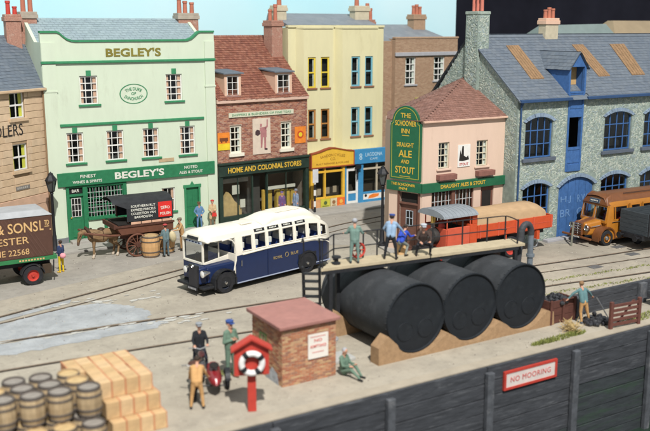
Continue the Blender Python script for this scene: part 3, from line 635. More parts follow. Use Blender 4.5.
chimney(D, 7.1, 1.3, 10.6, 12.0, .55, .7, cb, [(7.25, 1.4), (7.52, 1.0)], terracotta, .13, .8)
# shops project from the wall
Y0 = -1.75; FR = (D, Matrix.Translation((.15, Y0, 0)))
bluep = M('shop_blue', (.05, .24, .46), .5, .12, 3); yelp = M('shop_yellow', (.72, .43, .05), .5, .1, 3); redtrim = M('sign_red', (.30, .07, .03), .6)
b = MB(); b.box(.2, 6.95, .3, 1.7, 3.3, 3.42); b.build('shop_roof', crm, D)
b = MB(); top = [(.35, 3.62), (.7, 3.66), (1.1, 3.74), (1.5, 3.86), (1.9, 3.92), (2.3, 3.88), (2.8, 3.76), (3.2, 3.68), (3.6, 3.64)]
b.prism([(3.6, 2.78), (.35, 2.78)] + top, 'y', -.2, .05); f = b.build('shop_sign', yelp, D)
b = MB(); [b.prism([p, q, (q[0], q[1] + .07), (p[0], p[1] + .07)], 'y', -.25, .07) for p, q in zip(top[:-1], top[1:])]; b.box(.33, 3.62, -.24, .06, 2.71, 2.78); b.box(.3, .37, -.24, .06, 2.71, 3.66); b.box(3.58, 3.64, -.24, .06, 2.71, 3.68); b.build('sign_moulding', redtrim, f)
brl = M('sign_brown', (.28, .14, .02), .8); text('SANDON CYCLES', f, 1.95, 3.5, 1.9, .17, brl, -.205, bold=0, arc=4); text('CO.', f, 1.98, 3.25, .42, .17, brl, -.205, bold=0); text('BUILT REPAIRED & FOR HIRE', f, 1.97, 2.97, 2.5, .11, brl, -.205, bold=0)
b = MB(); [b.box(x, x + w_, -.1, .1, .1, 2.75) for x, w_ in ((.35, .35), (1.4, .1), (2.8, .18))]; b.box(.7, 2.8, -.08, .08, 2.36, 2.5); b.box(.7, 2.8, -.1, .08, .66, .78); b.build('shopfront', yelp, D, bevel=.01)
for a, e in ((.7, 1.4), (1.5, 2.8)): box('pane', GLS, D, a, e, .02, .026, .78, 2.36); box('pane', GLS, D, a, e, .02, .026, 2.5, 2.72)
b = MB(); b.box(.2, 7.0, 1.0, 1.05, .1, 3.2); b.box(.3, 6.9, .1, 1.0, .5, .55); b.build('interior_wall', M('shop_gloom', (.06, .045, .03), .9), D)
for i, (x, w_, c) in enumerate(((.36, .72, (.60, .30, .13)), (1.1, .72, (.50, .47, .06)), (1.85, .5, (.58, .50, .33)), (2.37, .6, (.70, .14, .03)))): 
    p = box('poster', M('stall_poster_%d' % i, c, .8, .15, 5), D, x, x + w_, -.12, -.05, .1, .655)
    b = MB(); b.lathe([(.001, -.127), (.13, -.127), (.13, -.1215), (.001, -.1215)], (x + w_ / 2, 0, .4), 12, 'y'); b.box(x + .12, x + w_ - .12, -.127, -.1215, .17, .22)
    if i: b.build('poster_print', M('poster_ink_%d' % i, [(.5, .1, .05), (.08, .12, .04), (.25, .12, .05), (.7, .4, .08)][i], .8), p)
b = MB(); [b.box(x, x + .28, .3, .33, z, z + .42) for x, z in ((.8, .8), (1.1, .85), (1.75, .9), (2.3, .95))]; b.build('window_card', M('card', (.45, .36, .25)), D)
f = box('shop_sign', bluep, D, 3.66, 6.9, -.2, .05, 2.74, 3.7, bevel=.02); pb = M('pale_blue_letter', (.45, .62, .70), .7)
text('LAGOONA', f, 5.2, 3.32, 1.35, .25, pb, -.206, bold=0); text('CAFE', f, 5.2, 3.02, .62, .14, pb, -.206, bold=0)
for x in (4.15, 6.6): b = MB(); [b.lathe([(.06, -.21), (.11, -.21), (.11, -.203), (.06, -.203)], (x, 0, z), 14, 'y', cap=False) for z in (3.32, 3.12)]; b.build('sign_scroll', pb, f)
b = MB(); b.box(3.0, 3.14, -.05, .1, .12, 2.7); b.box(4.08, 4.44, -.1, .1, .12, 2.74); b.box(6.75, 6.9, -.1, .1, .12, 2.74); b.box(4.44, 6.75, -.1, .08, .12, .3); b.box(4.44, 6.75, -.1, .08, .68, .8); b.build('shopfront', bluep, D, bevel=.01)
b = MB(); b.box(4.44, 6.75, -.06, .08, 2.3, 2.4); b.box(5.55, 5.63, -.05, .08, .8, 2.74); b.build('glazing_bar', M('stone_bar', (.5, .44, .33)), D)
d = MB(); d.box(3.14, 3.3, .0, .06, .14, 2.5); d.box(3.92, 4.08, .0, .06, .14, 2.5); d.box(3.3, 3.92, .0, .06, 2.3, 2.5); d.box(3.3, 3.92, .0, .06, .8, .95); d.box(3.3, 3.92, .0, .06, .14, .3); d = d.build('door', white, D); box('door_panel', bluep, d, 3.3, 3.92, .02, .05, .3, .8); box('pane', GL, d, 3.3, 3.92, .025, .03, .95, 2.3)
for a, e in ((4.44, 5.55), (5.63, 6.75)): box('pane', GLS, D, a, e, .02, .026, .8, 2.3); box('pane', GLS, D, a, e, .02, .026, 2.4, 2.72)
p = box('poster', white, D, 4.46, 6.74, -.085, -.05, .3, .68); b = MB(); b.prism([(4.85, .34), (5.3, .36), (5.7, .44), (5.75, .62), (5.3, .64), (4.95, .55)], 'y', -.092, -.0855); b.build('poster_print', M('ice_orange', (.75, .2, .03), .7), p); b = MB(); b.lathe([(.001, -.092), (.1, -.092), (.1, -.0855), (.001, -.0855)], (4.66, 0, .56), 12, 'y'); b.build('poster_print', dark, p)
b = MB(); b.tube((3.95, -.1, 2.75), (3.95, -.1, 1.7), .05, m=0); b.box(3.7, 4.1, -.35, -.2, 2.45, 2.7); b.build('bracket_lamp', black, D)
FR = None

# ---- tan brick house behind the inn
T = empty('tan_house', (35.5, 50.6, 0), 3, 'tan brick house with grey parapet cornice rising behind the inn roof', 'house')
H = [(2.27, 3.2, 7.6, 9.47), (4.88, 5.9, 7.8, 9.47)]
wall('wall', T, tanw, 5.75, 0, 10.75, H, depth=3.4, x0=1.35); bricks(T, 5.75, 4, 10.7, H, tanb, 1.35, proud=.008)
b = MB(); b.box(-.9, 1.34, .35, 3.4, 0, 10.6); b.build('side_wing', tanw, T); 
FR = (T, Matrix.Translation((0, .35, 0))); bricks(T, 2.24, 4, 10.6, (), tanb, -.9, proud=.008); FR = None
greyl = M('grey_stone', (.36, .36, .38), .9, .1)
box('cornice', greyl, T, 1.3, 7.16, -.14, .0, 9.56, 9.82, bevel=.03); box('parapet_coping', tanb[2], T, 1.3, 7.16, -.05, .3, 10.75, 10.87, bevel=.02)
for h in H: window(T, h[0], h[2], h[1] - h[0], h[3] - h[2], 2, 4, white, greyl, curt=netc, bar=.05)
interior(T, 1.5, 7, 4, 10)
b = MB(); b.prism([(.45, 10.6), (3.2, 11.72), (3.4, 10.6)], 'x', -.8, 5.6); b.hexa([(5.6, .45, 10.6), (7.0, .45, 10.6), (7.0, 3.4, 10.6), (5.6, 3.4, 10.6)], [(5.6, .46, 10.605), (6.98, .46, 10.605), (5.7, 3.2, 11.7), (5.6, 3.2, 11.72)]); b.build('roof', MATS['lead_roof'], T)
chimney(T, 4.9, 2.3, 10.9, 12.4, 1.1, .75, tanb[0], [(5.15, .9), (5.45, 1.0), (5.75, .8)], terracotta, .14, .75)
box('small_sign', M('lime_sign', (.42, .48, .05), .7), T, 3.2, 3.9, -.06, -.01, 6.1, 6.65)

# ---- corner inn
pink = M('pink_render', (.66, .49, .385), .85, .04, 1.5, bump=.15, bs=30, c2=(.54, .38, .285), s2=1.2, f2=.57, stretch=(1, 1, .3))
I = empty('corner_inn', (27.65, 35.5, 0), 0, 'pink rendered corner inn with green arched signboard and brown tiled roof', 'inn')
dgr = M('inn_green', (.018, .115, .055), .5, .12, 4); inb = M('inn_brown', (.15, .07, .05), .6, .15, 4)
H = [(.97, 1.68, 4.43, 5.77), (3.5, 4.28, 4.37, 5.72), (.6, 3.4, .9, 3.26), (3.9, 4.8, 0, 3.26)]
wall('wall', I, pink, 5.48, 0, 6.92, H, depth=3.3)
for h in H[:2]: window(I, h[0], h[2], h[1] - h[0], h[3] - h[2], 3, 4, M('inn_frame', (.60, .55, .42), .7), pink, curt=netc)
window(I, .6, .9, 2.8, 2.36, 8, 4, inb, inb, bar=.05, mid=False); b = MB(); [b.box(.6 + 2.8 * i / 12 - .015, .6 + 2.8 * i / 12 + .015, .05, .06, .95, 3.2) for i in range(1, 12)]; [b.box(.66, 3.34, .051, .059, z, z + .03) for z in (1.5, 2.1, 2.7)]; b.build('glazing_bar', M('grey_bar', (.5, .52, .52), .7), I)
b = MB(); b.box(1.9, 2.12, -.03, .12, .9, 3.26); b.build('mullion', inb, I)
interior(I, .1, 5.4, .1, 6.8, .8)
d = box('door', inb, I, 3.9, 4.8, .08, .14, 0, 3.26); box('pane', dark, d, 4.05, 4.65, .06, .078, 1.9, 3.0); box('door_panel', inb, d, 4.05, 4.65, .05, .08, .3, 1.6, bevel=.02)
f = MB(); f.box(-.12, 5.48, -.16, -.002, 3.26, 3.74); f = f.build('fascia', dgr, I, bevel=.015); text('DRAUGHT ALES & STOUT', f, 2.55, 3.51, 3.0, .2, gold, -.166)
for x in (.85, 3.45): 
    p = box('window_box', M('box_brown', (.22, .10, .08), .8, .15, 5), I, x, x + 1.15, -.32, -.002, 3.86, 4.14, bevel=.02)
p = box('poster', white, I, 2.23, 3.05, -.04, -.001, 4.42, 5.57); b = MB(); b.prism([(2.3, 4.75), (2.55, 4.72), (2.98, 4.78), (2.9, 5.0), (2.8, 4.9), (2.62, 5.0), (2.6, 5.5), (2.5, 5.5), (2.45, 5.05), (2.38, 5.3)], 'y', -.047, -.0405); b.build('poster_print', dark, p); text('STOUT', p, 2.64, 4.56, .6, .13, red, -.044)
LM = Matrix.Translation((2.1 * math.cos(R(108)), 2.1 * math.sin(R(108)), 0)) @ Matrix.Rotation(R(-72), 4, 'Z'); FR = (I, LM)
wall('wall', I, pink, 2.1, 0, 6.95, [(.7, 1.85, 0, 3.2)], depth=2, sides=False)
f = box('fascia', dgr, I, -.06, 2.09, -.16, -.002, 3.26, 3.74, bevel=.015); text('THE SCHOONER', f, 1.0, 3.61, 1.5, .14, gold, -.166); text('INN', f, 1.0, 3.4, .5, .13, gold, -.166)
b = MB(); pts = [(.12, 3.85), (2.02, 3.85), (2.02, 6.75), (1.9, 6.8)] + [(1.07 + .83 * math.cos(R(a)), 6.8 + .84 * math.sin(R(a))) for a in range(10, 180, 10)] + [(.24, 6.8), (.12, 6.75)]; b.prism(pts, 'y', -.12, -.003); f = b.build('signboard', dgr, I)
b = MB(); ins = [(1.07 + (x - 1.07) * .91, 5.7 + (z - 5.7) * .955) for x, z in pts]; in2 = [(1.07 + (x - 1.07) * .88, 5.7 + (z - 5.7) * .94) for x, z in pts]; nn = len(pts)
[b.prism([ins[i], ins[(i + 1) % nn], in2[(i + 1) % nn], in2[i]], 'y', -.126, -.119) for i in range(nn)]; b.build('sign_border', M('sign_gold', (.42, .38, .05), .6), f)
for t_, z, ww, hh in (('THE', 7.15, .62, .24), ('SCHOONER', 6.75, 1.3, .27), ('INN', 6.36, .5, .24), ('DRAUGHT', 5.66, 1.05, .23), ('ALE', 5.2, .82, .36), ('AND', 4.8, .5, .2), ('STOUT', 4.36, 1.2, .36)): text(t_, f, 1.07, z, ww, hh, gold, -.124)
b = MB(); b.box(.85, 1.3, -.126, -.119, 6.12, 6.15); b.box(.75, 1.4, -.126, -.119, 4.02, 4.05); b.build('sign_flourish', gold, f)
d = box('door', inb, I, .7, 1.85, .1, .16, .05, 2.6, bevel=.01); box('pane', dark, d, 1.05, 1.5, .085, .098, 1.45, 2.25); b = MB(); b.box(1.26, 1.29, .07, .09, 1.45, 2.25); [b.box(1.05, 1.5, .071, .089, z, z + .03) for z in (1.45, 1.84, 2.22)]; b.box(1.05, 1.08, .07, .09, 1.45, 2.25); b.box(1.47, 1.5, .07, .09, 1.45, 2.25); b.build('glazing_bar', M('bar_blue', (.5, .56, .62), .6), d); box('door_panel', inb, d, .95, 1.6, .08, .1, .3, 1.25, bevel=.02)
box('transom', dark, I, .75, 1.8, .1, .14, 2.65, 3.15); b = MB(); b.box(.58, .7, -.04, .12, 0, 3.25); b.box(1.85, 1.97, -.04, .12, 0, 3.25); b.box(.7, 1.85, -.03, .1, 2.58, 2.66); b.build('door_frame', inb, I)
FR = None
ap = (5.5, 3.5, 8.8); c0 = (-.12, -.12, 6.92); c1 = (5.5, -.12, 6.92); c2 = (-.75, 2.1, 6.92); c3 = (1.5, 5.2, 6.92); c4 = (5.5, 6.0, 6.92)
for p in ((c0, c1, ap), (c2, c0, ap), (c3, c2, ap), (c4, c3, ap)): tiles(I, 'roof_tiles', list(p), .17, .19, tileb)
b = MB(); b.prism([(-.65, 2.1), (0, 0), (.1, .1), (5.45, 3), (5.45, 5.6), (1.6, 5)], 'z', 6.85, 6.9); b.build('ceiling', pink, I); b = MB(); b.box(5.2, 5.46, .05, 5, 0, 6.9); b.box(1.6, 5.2, 4.7, 5.0, 0, 6.9); b.build('rear_wall', pink, I)
box('gutter', M('gutter_pink', (.60, .40, .30), .8), I, -.1, 5.48, -.2, -.005, 6.82, 6.92, bevel=.02)

# ---- rubble stone warehouse
rub = [M('rubble_%s' % n, c, .95, .2, 6) for n, c in (('a', (.36, .405, .345)), ('b', (.31, .365, .315)), ('c', (.42, .45, .385)), ('d', (.24, .295, .265)), ('e', (.28, .335, .335)))]
rubj = M('rubble_joint', (.24, .29, .255), .95, .25, 3)
def rubble(parent, x0, x1, z0, z1, poly, holes, seed):
    rg = random.Random(seed); b = MB(); n = int((x1 - x0) * (z1 - z0) / .0095)
    for _ in range(n):
        x, z = rg.uniform(x0 + .1, x1 - .1), rg.uniform(z0 + .05, z1 - .05)
        if poly and not inside((x, z), poly): continue
        if any(h[0] - .1 < x < h[1] + .1 and h[2] - .1 < z < h[3] + .16 for h in holes): continue
        L_, W_ = rg.uniform(.07, .16), rg.uniform(.022, .045); a = rg.choice((rg.gauss(.9, .5), rg.gauss(-.9, .5), rg.gauss(0, .4))); ca, sa = math.cos(a), math.sin(a)
        q = [(u * L_, v * W_) for u, v in ((-1, 0), (-.5, -1), (.5, -1), (1, 0), (.5, 1), (-.5, 1))]; p = rg.uniform(.006, .018)
        o = [(x + u * ca - v * sa, .0, z + u * sa + v * ca) for u, v in q]; t = [(x + .55 * (u * ca - v * sa), -p, z + .55 * (u * sa + v * ca)) for u, v in q]
        b.add(o + t, [(6, 7, 8, 9, 10, 11)] + [(i, (i + 1) % 6, 6 + (i + 1) % 6, 6 + i) for i in range(6)], rg.randrange(5))
    return b.build('rubble_stones', rub, parent, kind='stuff', recalc=False)
K = empty('stone_warehouse', (33.1, 34.6, 0), 0, 'rubble stone warehouse with blue doors, hoist dormer and slate roof', 'warehouse')
bl = M('warehouse_blue', (.05, .13, .32), .6, .18, 5, c2=(.09, .19, .39), s2=3, f2=.58); bld = M('dark_blue', (.03, .07, .16), .6, .15); greysill = M('grey_sill', (.10, .12, .155), .8, .15)
WX = [(.6, 2.6), (6.65, 8.9), (9.98, 12.2), (13.4, 15.6)]
H = [(a, c, 4.66, 6.86, .28) for a, c in WX] + [(a, c, 1.1, 3.28, .28) for a, c in WX] + [(3.3, 6.08, 0, 3.36, .5), (3.68, 4.86, 3.72, 7.84)]
wall('wall', K, rubj, 17, 0, 7.84, H, th=.3, depth=7.2)
rubble(K, 0, 17, 0, 7.84, None, H, 3)
voussoir = M('voussoir', (.22, .29, .38), .9, .25, 3)
for h in H[:8]:
    window(K, h[0], h[2], h[1] - h[0], h[3] - h[2], 4 if h[0] < 1 else 4, 3, bl, greysill, .2, y=.1, bar=.05, fr=.07, mid=False, silly=.16, sillh=.18)
    A_ = arc_pts(h[0] - .02, h[1] + .02, h[3] - .28, .28, 12); A2 = arc_pts(h[0] - .2, h[1] + .2, h[3] - .22, .42, 12)
    for i in range(12):
        f = lambda p, q, t: (p[0] + (q[0] - p[0]) * t, p[1] + (q[1] - p[1]) * t)
        b = MB(); b.prism([f(A_[i], A_[i + 1], .05), f(A_[i], A_[i + 1], .95), f(A2[i], A2[i + 1], .95), f(A2[i], A2[i + 1], .05)], 'y', -.05 - random.uniform(0, .02), .02)
        b.build('voussoir', voussoir, K)
A_ = arc_pts(3.28, 6.1, 2.86, .5, 16); A2 = arc_pts(3.08, 6.3, 2.92, .64, 16)
for i in range(16):
    b = MB(); b.prism([f(A_[i], A_[i + 1], .05), f(A_[i], A_[i + 1], .95), f(A2[i], A2[i + 1], .95), f(A2[i], A2[i + 1], .05)], 'y', -.06 - random.uniform(0, .02), .02); b.build('voussoir', voussoir, K)
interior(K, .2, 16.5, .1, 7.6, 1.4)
for k in range(2):
    d = MB()
    for i in range(5): x = 3.32 + k * 1.38 + i * .275; d.box(x, x + .265, .1 - (.012 if i % 2 else 0), .16, .06, 3.34)
    d = d.build('door', bl, K)
    gh = M('ghost_letter', (.13, .25, .47), .8) if k == 0 else gh
    text(('H.J', 'R.W')[k], d, 3.98 + k * 1.3, 2.1, .8, .42, gh, .085, bold=0); text(('BR', 'OS')[k], d, 4.0 + k * 1.3, 1.35, .8, .42, gh, .085, bold=0)
b = MB(); b.box(3.68, 3.8, -.04, .2, 3.72, 8.05); b.box(4.74, 4.86, -.04, .2, 3.72, 8.05); b.box(3.8, 4.74, -.04, .2, 6.7, 7.1); b.box(3.8, 4.74, -.08, .2, 3.72, 4.1); b.build('hoist_frame', bl, K, bevel=.01)
for z0, z1 in ((4.1, 5.05), (7.1, 8.05)):
    b = MB(); [b.box(3.8 + .235 * i, 4.03 + .235 * i, .0, .08, z0, z1) for i in range(4)]; b.box(3.82, 4.72, -.025, .0, z1 - .15, z1 - .05); b.box(3.82, 4.72, -.025, .0, z0 + .08, z0 + .18); b.build('hatch_door', bl, K)
b = MB(); b.tube((.16, -.09, 7.75), (.16, -.09, 0), .05); b.tube((.16, -.3, 7.75), (.16, -.09, 7.45), .05); b.build('drainpipe', bld, K, smooth=True)
def seg_gutter(a, c): box('gutter', bld, K, a, c, -.36, -.2, 7.66, 7.82, bevel=.02)
seg_gutter(-.1, 3.66); seg_gutter(4.88, 17)
def kskip(c): return 3.6 < c[0] - .15 < 5.0 and c[1] < .5
tiles(K, 'slates', [(-.15, -.3, 7.7), (17, -.3, 7.7), (17, 4.0, 11.05), (-.15, 4.0, 11.05)], .3, .23, slate, skip=kskip)
tiles(K, 'slates', [(17, 7.4, 7.5), (-.15, 7.4, 7.5), (-.15, 4.0, 11.05), (17, 4.0, 11.05)], .6, .46, slate)
b = MB(); b.prism([(3.85, 10.98), (4.0, 11.16), (4.15, 10.98)], 'x', .95, 17); b.build('ridge_tiles', slate[1], K)
rp = M('boarded_rooflight', (.26, .16, .085), .85, .25, 5, bump=.3)
for a, c, e, g_ in ((2.0, 2.95, 2.85, 1.85), (7.15, 8.1, 8.05, 7.1), (10.35, 11.65, 11.05, 9.9)):
    rz = lambda y: 7.7 + (y + .3) * (3.35 / 4.3) + .07; b = MB(); yb, yt = 1.05, 3.25
    for i in range(5):
        t0, t1 = i / 5 + .01, (i + 1) / 5 - .01; lo0, lo1, hi0, hi1 = g_ + (e - g_) * t0, g_ + (e - g_) * t1, a + (c - a) * t0, a + (c - a) * t1
        b.hexa([(lo0, yb, rz(yb) - .12), (lo1, yb, rz(yb) - .12), (hi1, yt, rz(yt) - .12), (hi0, yt, rz(yt) - .12)], [(lo0, yb, rz(yb)), (lo1, yb, rz(yb)), (hi1, yt, rz(yt)), (hi0, yt, rz(yt))])
    b.build('boarded_rooflight', rp, K)
# gable with rubble facing
GM = Matrix.Translation((0, 7.2, 0)) @ Matrix.Rotation(R(-90), 4, 'Z'); gp = [(.02, 0), (7.18, 0), (7.18, 7.82), (3.2, 11.03), (.02, 7.43)]
FR = (K, GM); b = MB(); b.prism(gp, 'y', -.004, .28); b.build('gable', rubj, K); rubble(K, 0, 7.2, 4, 11.1, gp, (), 5)
b = MB(); b.box(3.08, 4.08, -.2, .62, 7.9, 12.3); ch = b.build('chimney', rubj, K); FR = None
FRs = FR; FR = (K, GM @ Matrix.Translation((0, -.204, 0))); rubble(K, 3.08, 4.08, 8, 12.2, None, (), 6); FR = None
FR = (K, Matrix.Translation((-.2, 3.116, 0))); rubble(K, 0, .82, 9.5, 12.2, None, (), 8); FR = None
b = MB(); b.box(-.24, .66, 3.08, 4.16, 12.2, 12.36); b.build('chimney_cap', rub[1], K, bevel=.03)
for y in (3.3, 3.62, 3.94):
    b = MB(); b.lathe([(.1, 12.38), (.1, 13.0), (.13, 13.02), (.13, 13.1)], (.2, y, 0), 12); b.build('chimney_pot', pinkpot, K, smooth=True)
# hoist dormer
b = MB(); b.box(3.62, 3.75, -.02, .15, 7.95, 9.42); b.box(4.8, 4.93, -.02, .15, 7.95, 9.42); b.prism([(3.62, 9.42), (4.93, 9.42), (4.275, 10.2)], 'y', -.02, .15); b.box(3.75, 4.8, -.05, .12, 8.0, 8.1)
b.prism([(.15, 7.95), (.15, 9.42), (2.1, 9.42)], 'x', 3.62, 3.72); b.prism([(.15, 7.95), (.15, 9.42), (2.1, 9.42)], 'x', 4.83, 4.93); d = b.build('hoist_dormer', bl, K)
box('dormer_back', M('tan_board', (.50, .32, .14), .9, .15), d, 3.73, 4.82, .6, .65, 7.9, 9.4)
tiles(d, 'slates', [(3.5, 2.3, 9.28), (3.5, -.15, 9.28), (4.275, -.15, 10.26), (4.275, 3.1, 10.26)], .3, .23, slate); tiles(d, 'slates', [(5.05, -.15, 9.28), (5.05, 2.3, 9.28), (4.275, 3.1, 10.26), (4.275, -.15, 10.26)], .3, .23, slate)
chimney(K, 5.45, 3.7, 10.7, 12.0, 1.0, .6, stonec, [(5.65, .8), (5.95, 1.0), (6.25, .9)], terracotta, .12, .65, peachw)
# plain roof ranges behind
Q = empty('rear_shed', (44.0, 43, 0), 0, 'grey green roofed shed behind the stone warehouse roof', 'shed')
b = MB(); b.box(0, 7, 0, 5, 0, 9.6); b.build('wall', rubj, Q); b = MB(); b.hexa([(-.6, -.3, 9.5), (7.6, -.3, 9.5), (7.6, 5.3, 9.5), (-.6, 5.3, 9.5)], [(-.2, .9, 11.65), (5.9, .9, 11.75), (5.9, 1.1, 11.75), (-.2, 1.1, 11.65)]); b.build('roof', M('green_roof', (.19, .24, .23), .8, .1, 1), Q)
Q = empty('tan_shed', (53.0, 45, 0), 0, 'tan roofed shed at the far right edge beyond the warehouse', 'shed')
b = MB(); b.box(0, 6, 0, 5, 0, 10); b.build('wall', tanw, Q); b = MB(); b.hexa([(-.8, -.3, 9.8), (6, -.3, 9.8), (6, 5, 9.8), (-.8, 5, 9.8)], [(.6, 1.5, 12), (6, 1.5, 12), (6, 2, 12), (.6, 2, 12)]); b.build('roof', M('khaki_roof', (.30, .235, .15), .85, .1, 1), Q)
# ================================================================ vehicles
navy = M('navy_paint', (.010, .022, .075), .28, .1, 3, spec=.5); ivory = M('ivory_paint', (.74, .70, .60), .38, .05, 3, spec=.5)
seatb = M('blue_seat', (.05, .10, .33), .8, .15, 6); seatr = M('red_seat', (.30, .03, .03), .8, .15, 6)
def coach_body(root, W, xs, zw, zs, zh, ze, zc, zb, wins, ins, kf, mlow, mup, mroof=None, roofz=9, seat=None, zwf=None, frm=None, canopy=None, kr=None):
    """lofted coach body, x rearwards, y from the near side (0) to the far side (W); wins = window bays on x"""
    c = W / 2
    prof = [(0, zb), (0, zb + .5), (-.015, zw), (.0, zs), (.06, zh), (.13, ze), (.38, zc - .09), (.75, zc - .02), (c, zc)]
    sec = prof + [(W - y, z) for y, z in prof[-2::-1]]; n = len(sec); V = []; F = []; MI = []
    def pt(x, j):
        y, z = sec[j]; k = kf(x)
        if j in (2, n - 3) and zwf: z = zwf(x)
        z2 = z if z <= zw else zw + (z - zw) * k
        if kr and j > 4 and j < n - 5: z2 = zh + (z2 - zh) * kr(x)
        i = ins(x); return (x, c + (y - c) * (1 - i), z2)
    for x in xs: V += [pt(x, j) for j in range(n)]
    iswin = lambda a, b_: any(p - .001 <= a and b_ <= q + .001 for p, q in wins)
    for i in range(len(xs) - 1):
        for j in range(n - 1):
            if canopy is not None and xs[i + 1] <= canopy + .001 and (j < 4 or j > n - 6): continue
            if j in (3, n - 5) and iswin(xs[i], xs[i + 1]): continue
            F.append((i * n + j, (i + 1) * n + j, (i + 1) * n + j + 1, i * n + j + 1))
            m = 0 if (j < 2 or j >= n - 3) else (2 if sec[j][1] >= roofz - .2 and sec[j + 1][1] >= roofz - .2 else 1); MI.append(m)
    for i in (0, len(xs) - 1):
        if i == 0 and canopy is not None: F.append([j for j in range(4, n - 4)]); MI.append(1); continue
        f_ = [i * n + j for j in range(n)]; F.append([i * n + 0, i * n + 1, i * n + 2, i * n + n - 3, i * n + n - 2, i * n + n - 1]); MI.append(0)
        if i: F.append([i * n + j for j in range(2, n - 2)]); MI.append(1)
    b = MB(); b.v = V; b.f = [list(f) for f in F]; b.m = MI
    body = b.build('body', [mlow, mup, mroof or mup], root, smooth=True)
    for p, q in wins:
        for j in (3, n - 5):
            A = [pt(p, j), pt(q, j), pt(q, j + 1), pt(p, j + 1)]; s_ = .03 if j == 3 else -.03
            b = MB(); b.poly([(x, y + s_, z) for x, y, z in A]); wd = b.build('window', GLS, body, recalc=False)
            b = MB(); rr = .028
            for u, v in zip(A, A[1:] + A[:1]): b.tube(u, v, rr, rr, 5)
            b.build('window_frame', frm or mup, wd)
    if seat:
        x = xs[0] + 1.5
        while x < xs[-1] - .7:
            for y in (.14, W - .95):
                b = MB(); b.box(x, x + .45, y, y + .72, .75, 1.3); b.box(x + .36, x + .5, y, y + .72, 1.3, zs + .3); st = b.build('seat', seat, root, bevel=.04)
                box('headrest', white, st, x + .3, x + .52, y - .02, y + .6, zs + .1, zs + .36, bevel=.03)
            x += .78
    box('floor', dark, root, xs[0] + .1, xs[-1] - .3, .1, W - .1, zb + .15, zb + .2)
    return body, pt
# ---- navy and ivory coach
A = empty('coach', (16.2, 34.7, 0), 12.4, 'ivory and navy vintage coach with raised luggage pod driving on the cobbled street', 'coach')
Wb = 2.05
xs = [-.86, -.845, -.81, -.75, -.66, -.5, -.3, -.05, .2, .4, .58, .95, 1.5, 1.66, 2.28, 2.42, 3.1, 3.26, 3.92, 4.06, 4.7, 4.86, 5.46, 5.6, 6.05, 6.2, 6.35, 6.45]
def insb(x): return .13 * max(0, (-.3 - x) / .56) ** 3 + (0 if x < 5.5 else .30 * ((x - 5.5) / .95) ** 2.4)
def kb(x): return 1 - (0 if x < 4.7 else .62 * ((x - 4.7) / 1.75) ** 2.2)
wv = [(.95, 1.5), (1.66, 2.28), (2.42, 3.1), (3.26, 3.92), (4.06, 4.7), (4.86, 5.46), (5.6, 6.05)]
body, pt = coach_body(A, Wb, xs, 1.54, 1.67, 2.33, 2.53, 2.72, .28, wv, insb, kb, navy, ivory, seat=seatb, kr=lambda x: 1 if x > -.3 else max(.03, 1 - ((-.3 - x) / .56) ** 2.6) ** .5, zwf=lambda x: 1.54 + .05 * math.sin((x - 1) * .8) - (.1 if x > 5.9 else 0), canopy=.58)
# half cab on the far side, open bonnet on the near side
CY = .52
b = MB(); b.box(-.78, -.70, CY, CY + .09, 1.28, 2.3); b.box(-.78, -.70, 1.88, 1.98, 1.28, 2.3); b.box(-.78, -.70, CY + .09, 1.88, 2.2, 2.3); b.box(-.78, -.70, CY + .09, 1.88, 1.26, 1.36)
b.box(-.70, .58, CY, CY + .05, 2.18, 2.3); b.hexa([(-.70, CY, 1.26), (.58, CY, 1.3), (.58, CY + .05, 1.3), (-.70, CY + .05, 1.26)], [(-.70, CY, 1.36), (.58, CY, 1.52), (.58, CY + .05, 1.52), (-.70, CY + .05, 1.36)]); b.box(.05, .1, CY, CY + .05, 1.4, 2.2); b.build('cab_frame', ivory, body, bevel=.015)
box('windscreen', GLS, body, -.75, -.745, CY + .09, 1.88, 1.36, 2.2); box('cab_side_window', GLS, body, -.70, .05, CY + .02, CY + .026, 1.36, 2.18)
b = MB(); b.box(-.76, -.70, CY, 1.97, .5, 1.26); b.box(-.70, .58, CY + .005, CY + .045, .5, 1.27); b.build('cab_panel', navy, body, bevel=.03)
b = MB(); b.box(-.70, .6, 1.97, 2.03, .5, 1.4); b.box(-.7, -.6, 1.97, 2.03, 1.4, 2.3); b.box(.3, .6, 1.97, 2.03, 1.4, 2.3); b.build('cab_far_side', navy, body)
b = MB(); b.box(.56, .6, .02, 1.97, .5, 1.62); b.box(.56, .6, .02, .1, 1.62, 2.3); b.box(.56, .6, .1, 1.97, 2.2, 2.3); b.build('bulkhead', ivory, body, bevel=.02); box('bulkhead_window', GLS, body, .575, .58, .1, CY, 1.62, 2.2)
b = MB(); b.box(-.3, .3, .9, 1.5, .75, 1.05); b.box(.2, .3, .9, 1.5, 1.05, 1.55); b.build('driver_seat', seatb, body, bevel=.04)
b = MB(); b.hexa([(-.72, .3, .5), (.57, .02, .5), (.57, CY - .01, .5), (-.72, CY - .01, .5)], [(-.72, .34, 1.2), (.57, .06, 1.3), (.57, CY - .01, 1.34), (-.72, CY - .01, 1.26)]); b.build('bonnet_side', navy, body, bevel=.06)
b = MB(); b.box(-.84, -.7, .1, 1.95, 2.28, 2.34); b.build('canopy_edge', ivory, body, bevel=.02)
b = MB(); b.hexa([(-.94, .55, 2.34), (-.78, .55, 2.34), (-.78, 1.5, 2.34), (-.94, 1.5, 2.34)], [(-.86, .58, 2.56), (-.7, .58, 2.56), (-.7, 1.47, 2.56), (-.86, 1.47, 2.56)]); db = b.build('destination_box', ivory, body, bevel=.02)
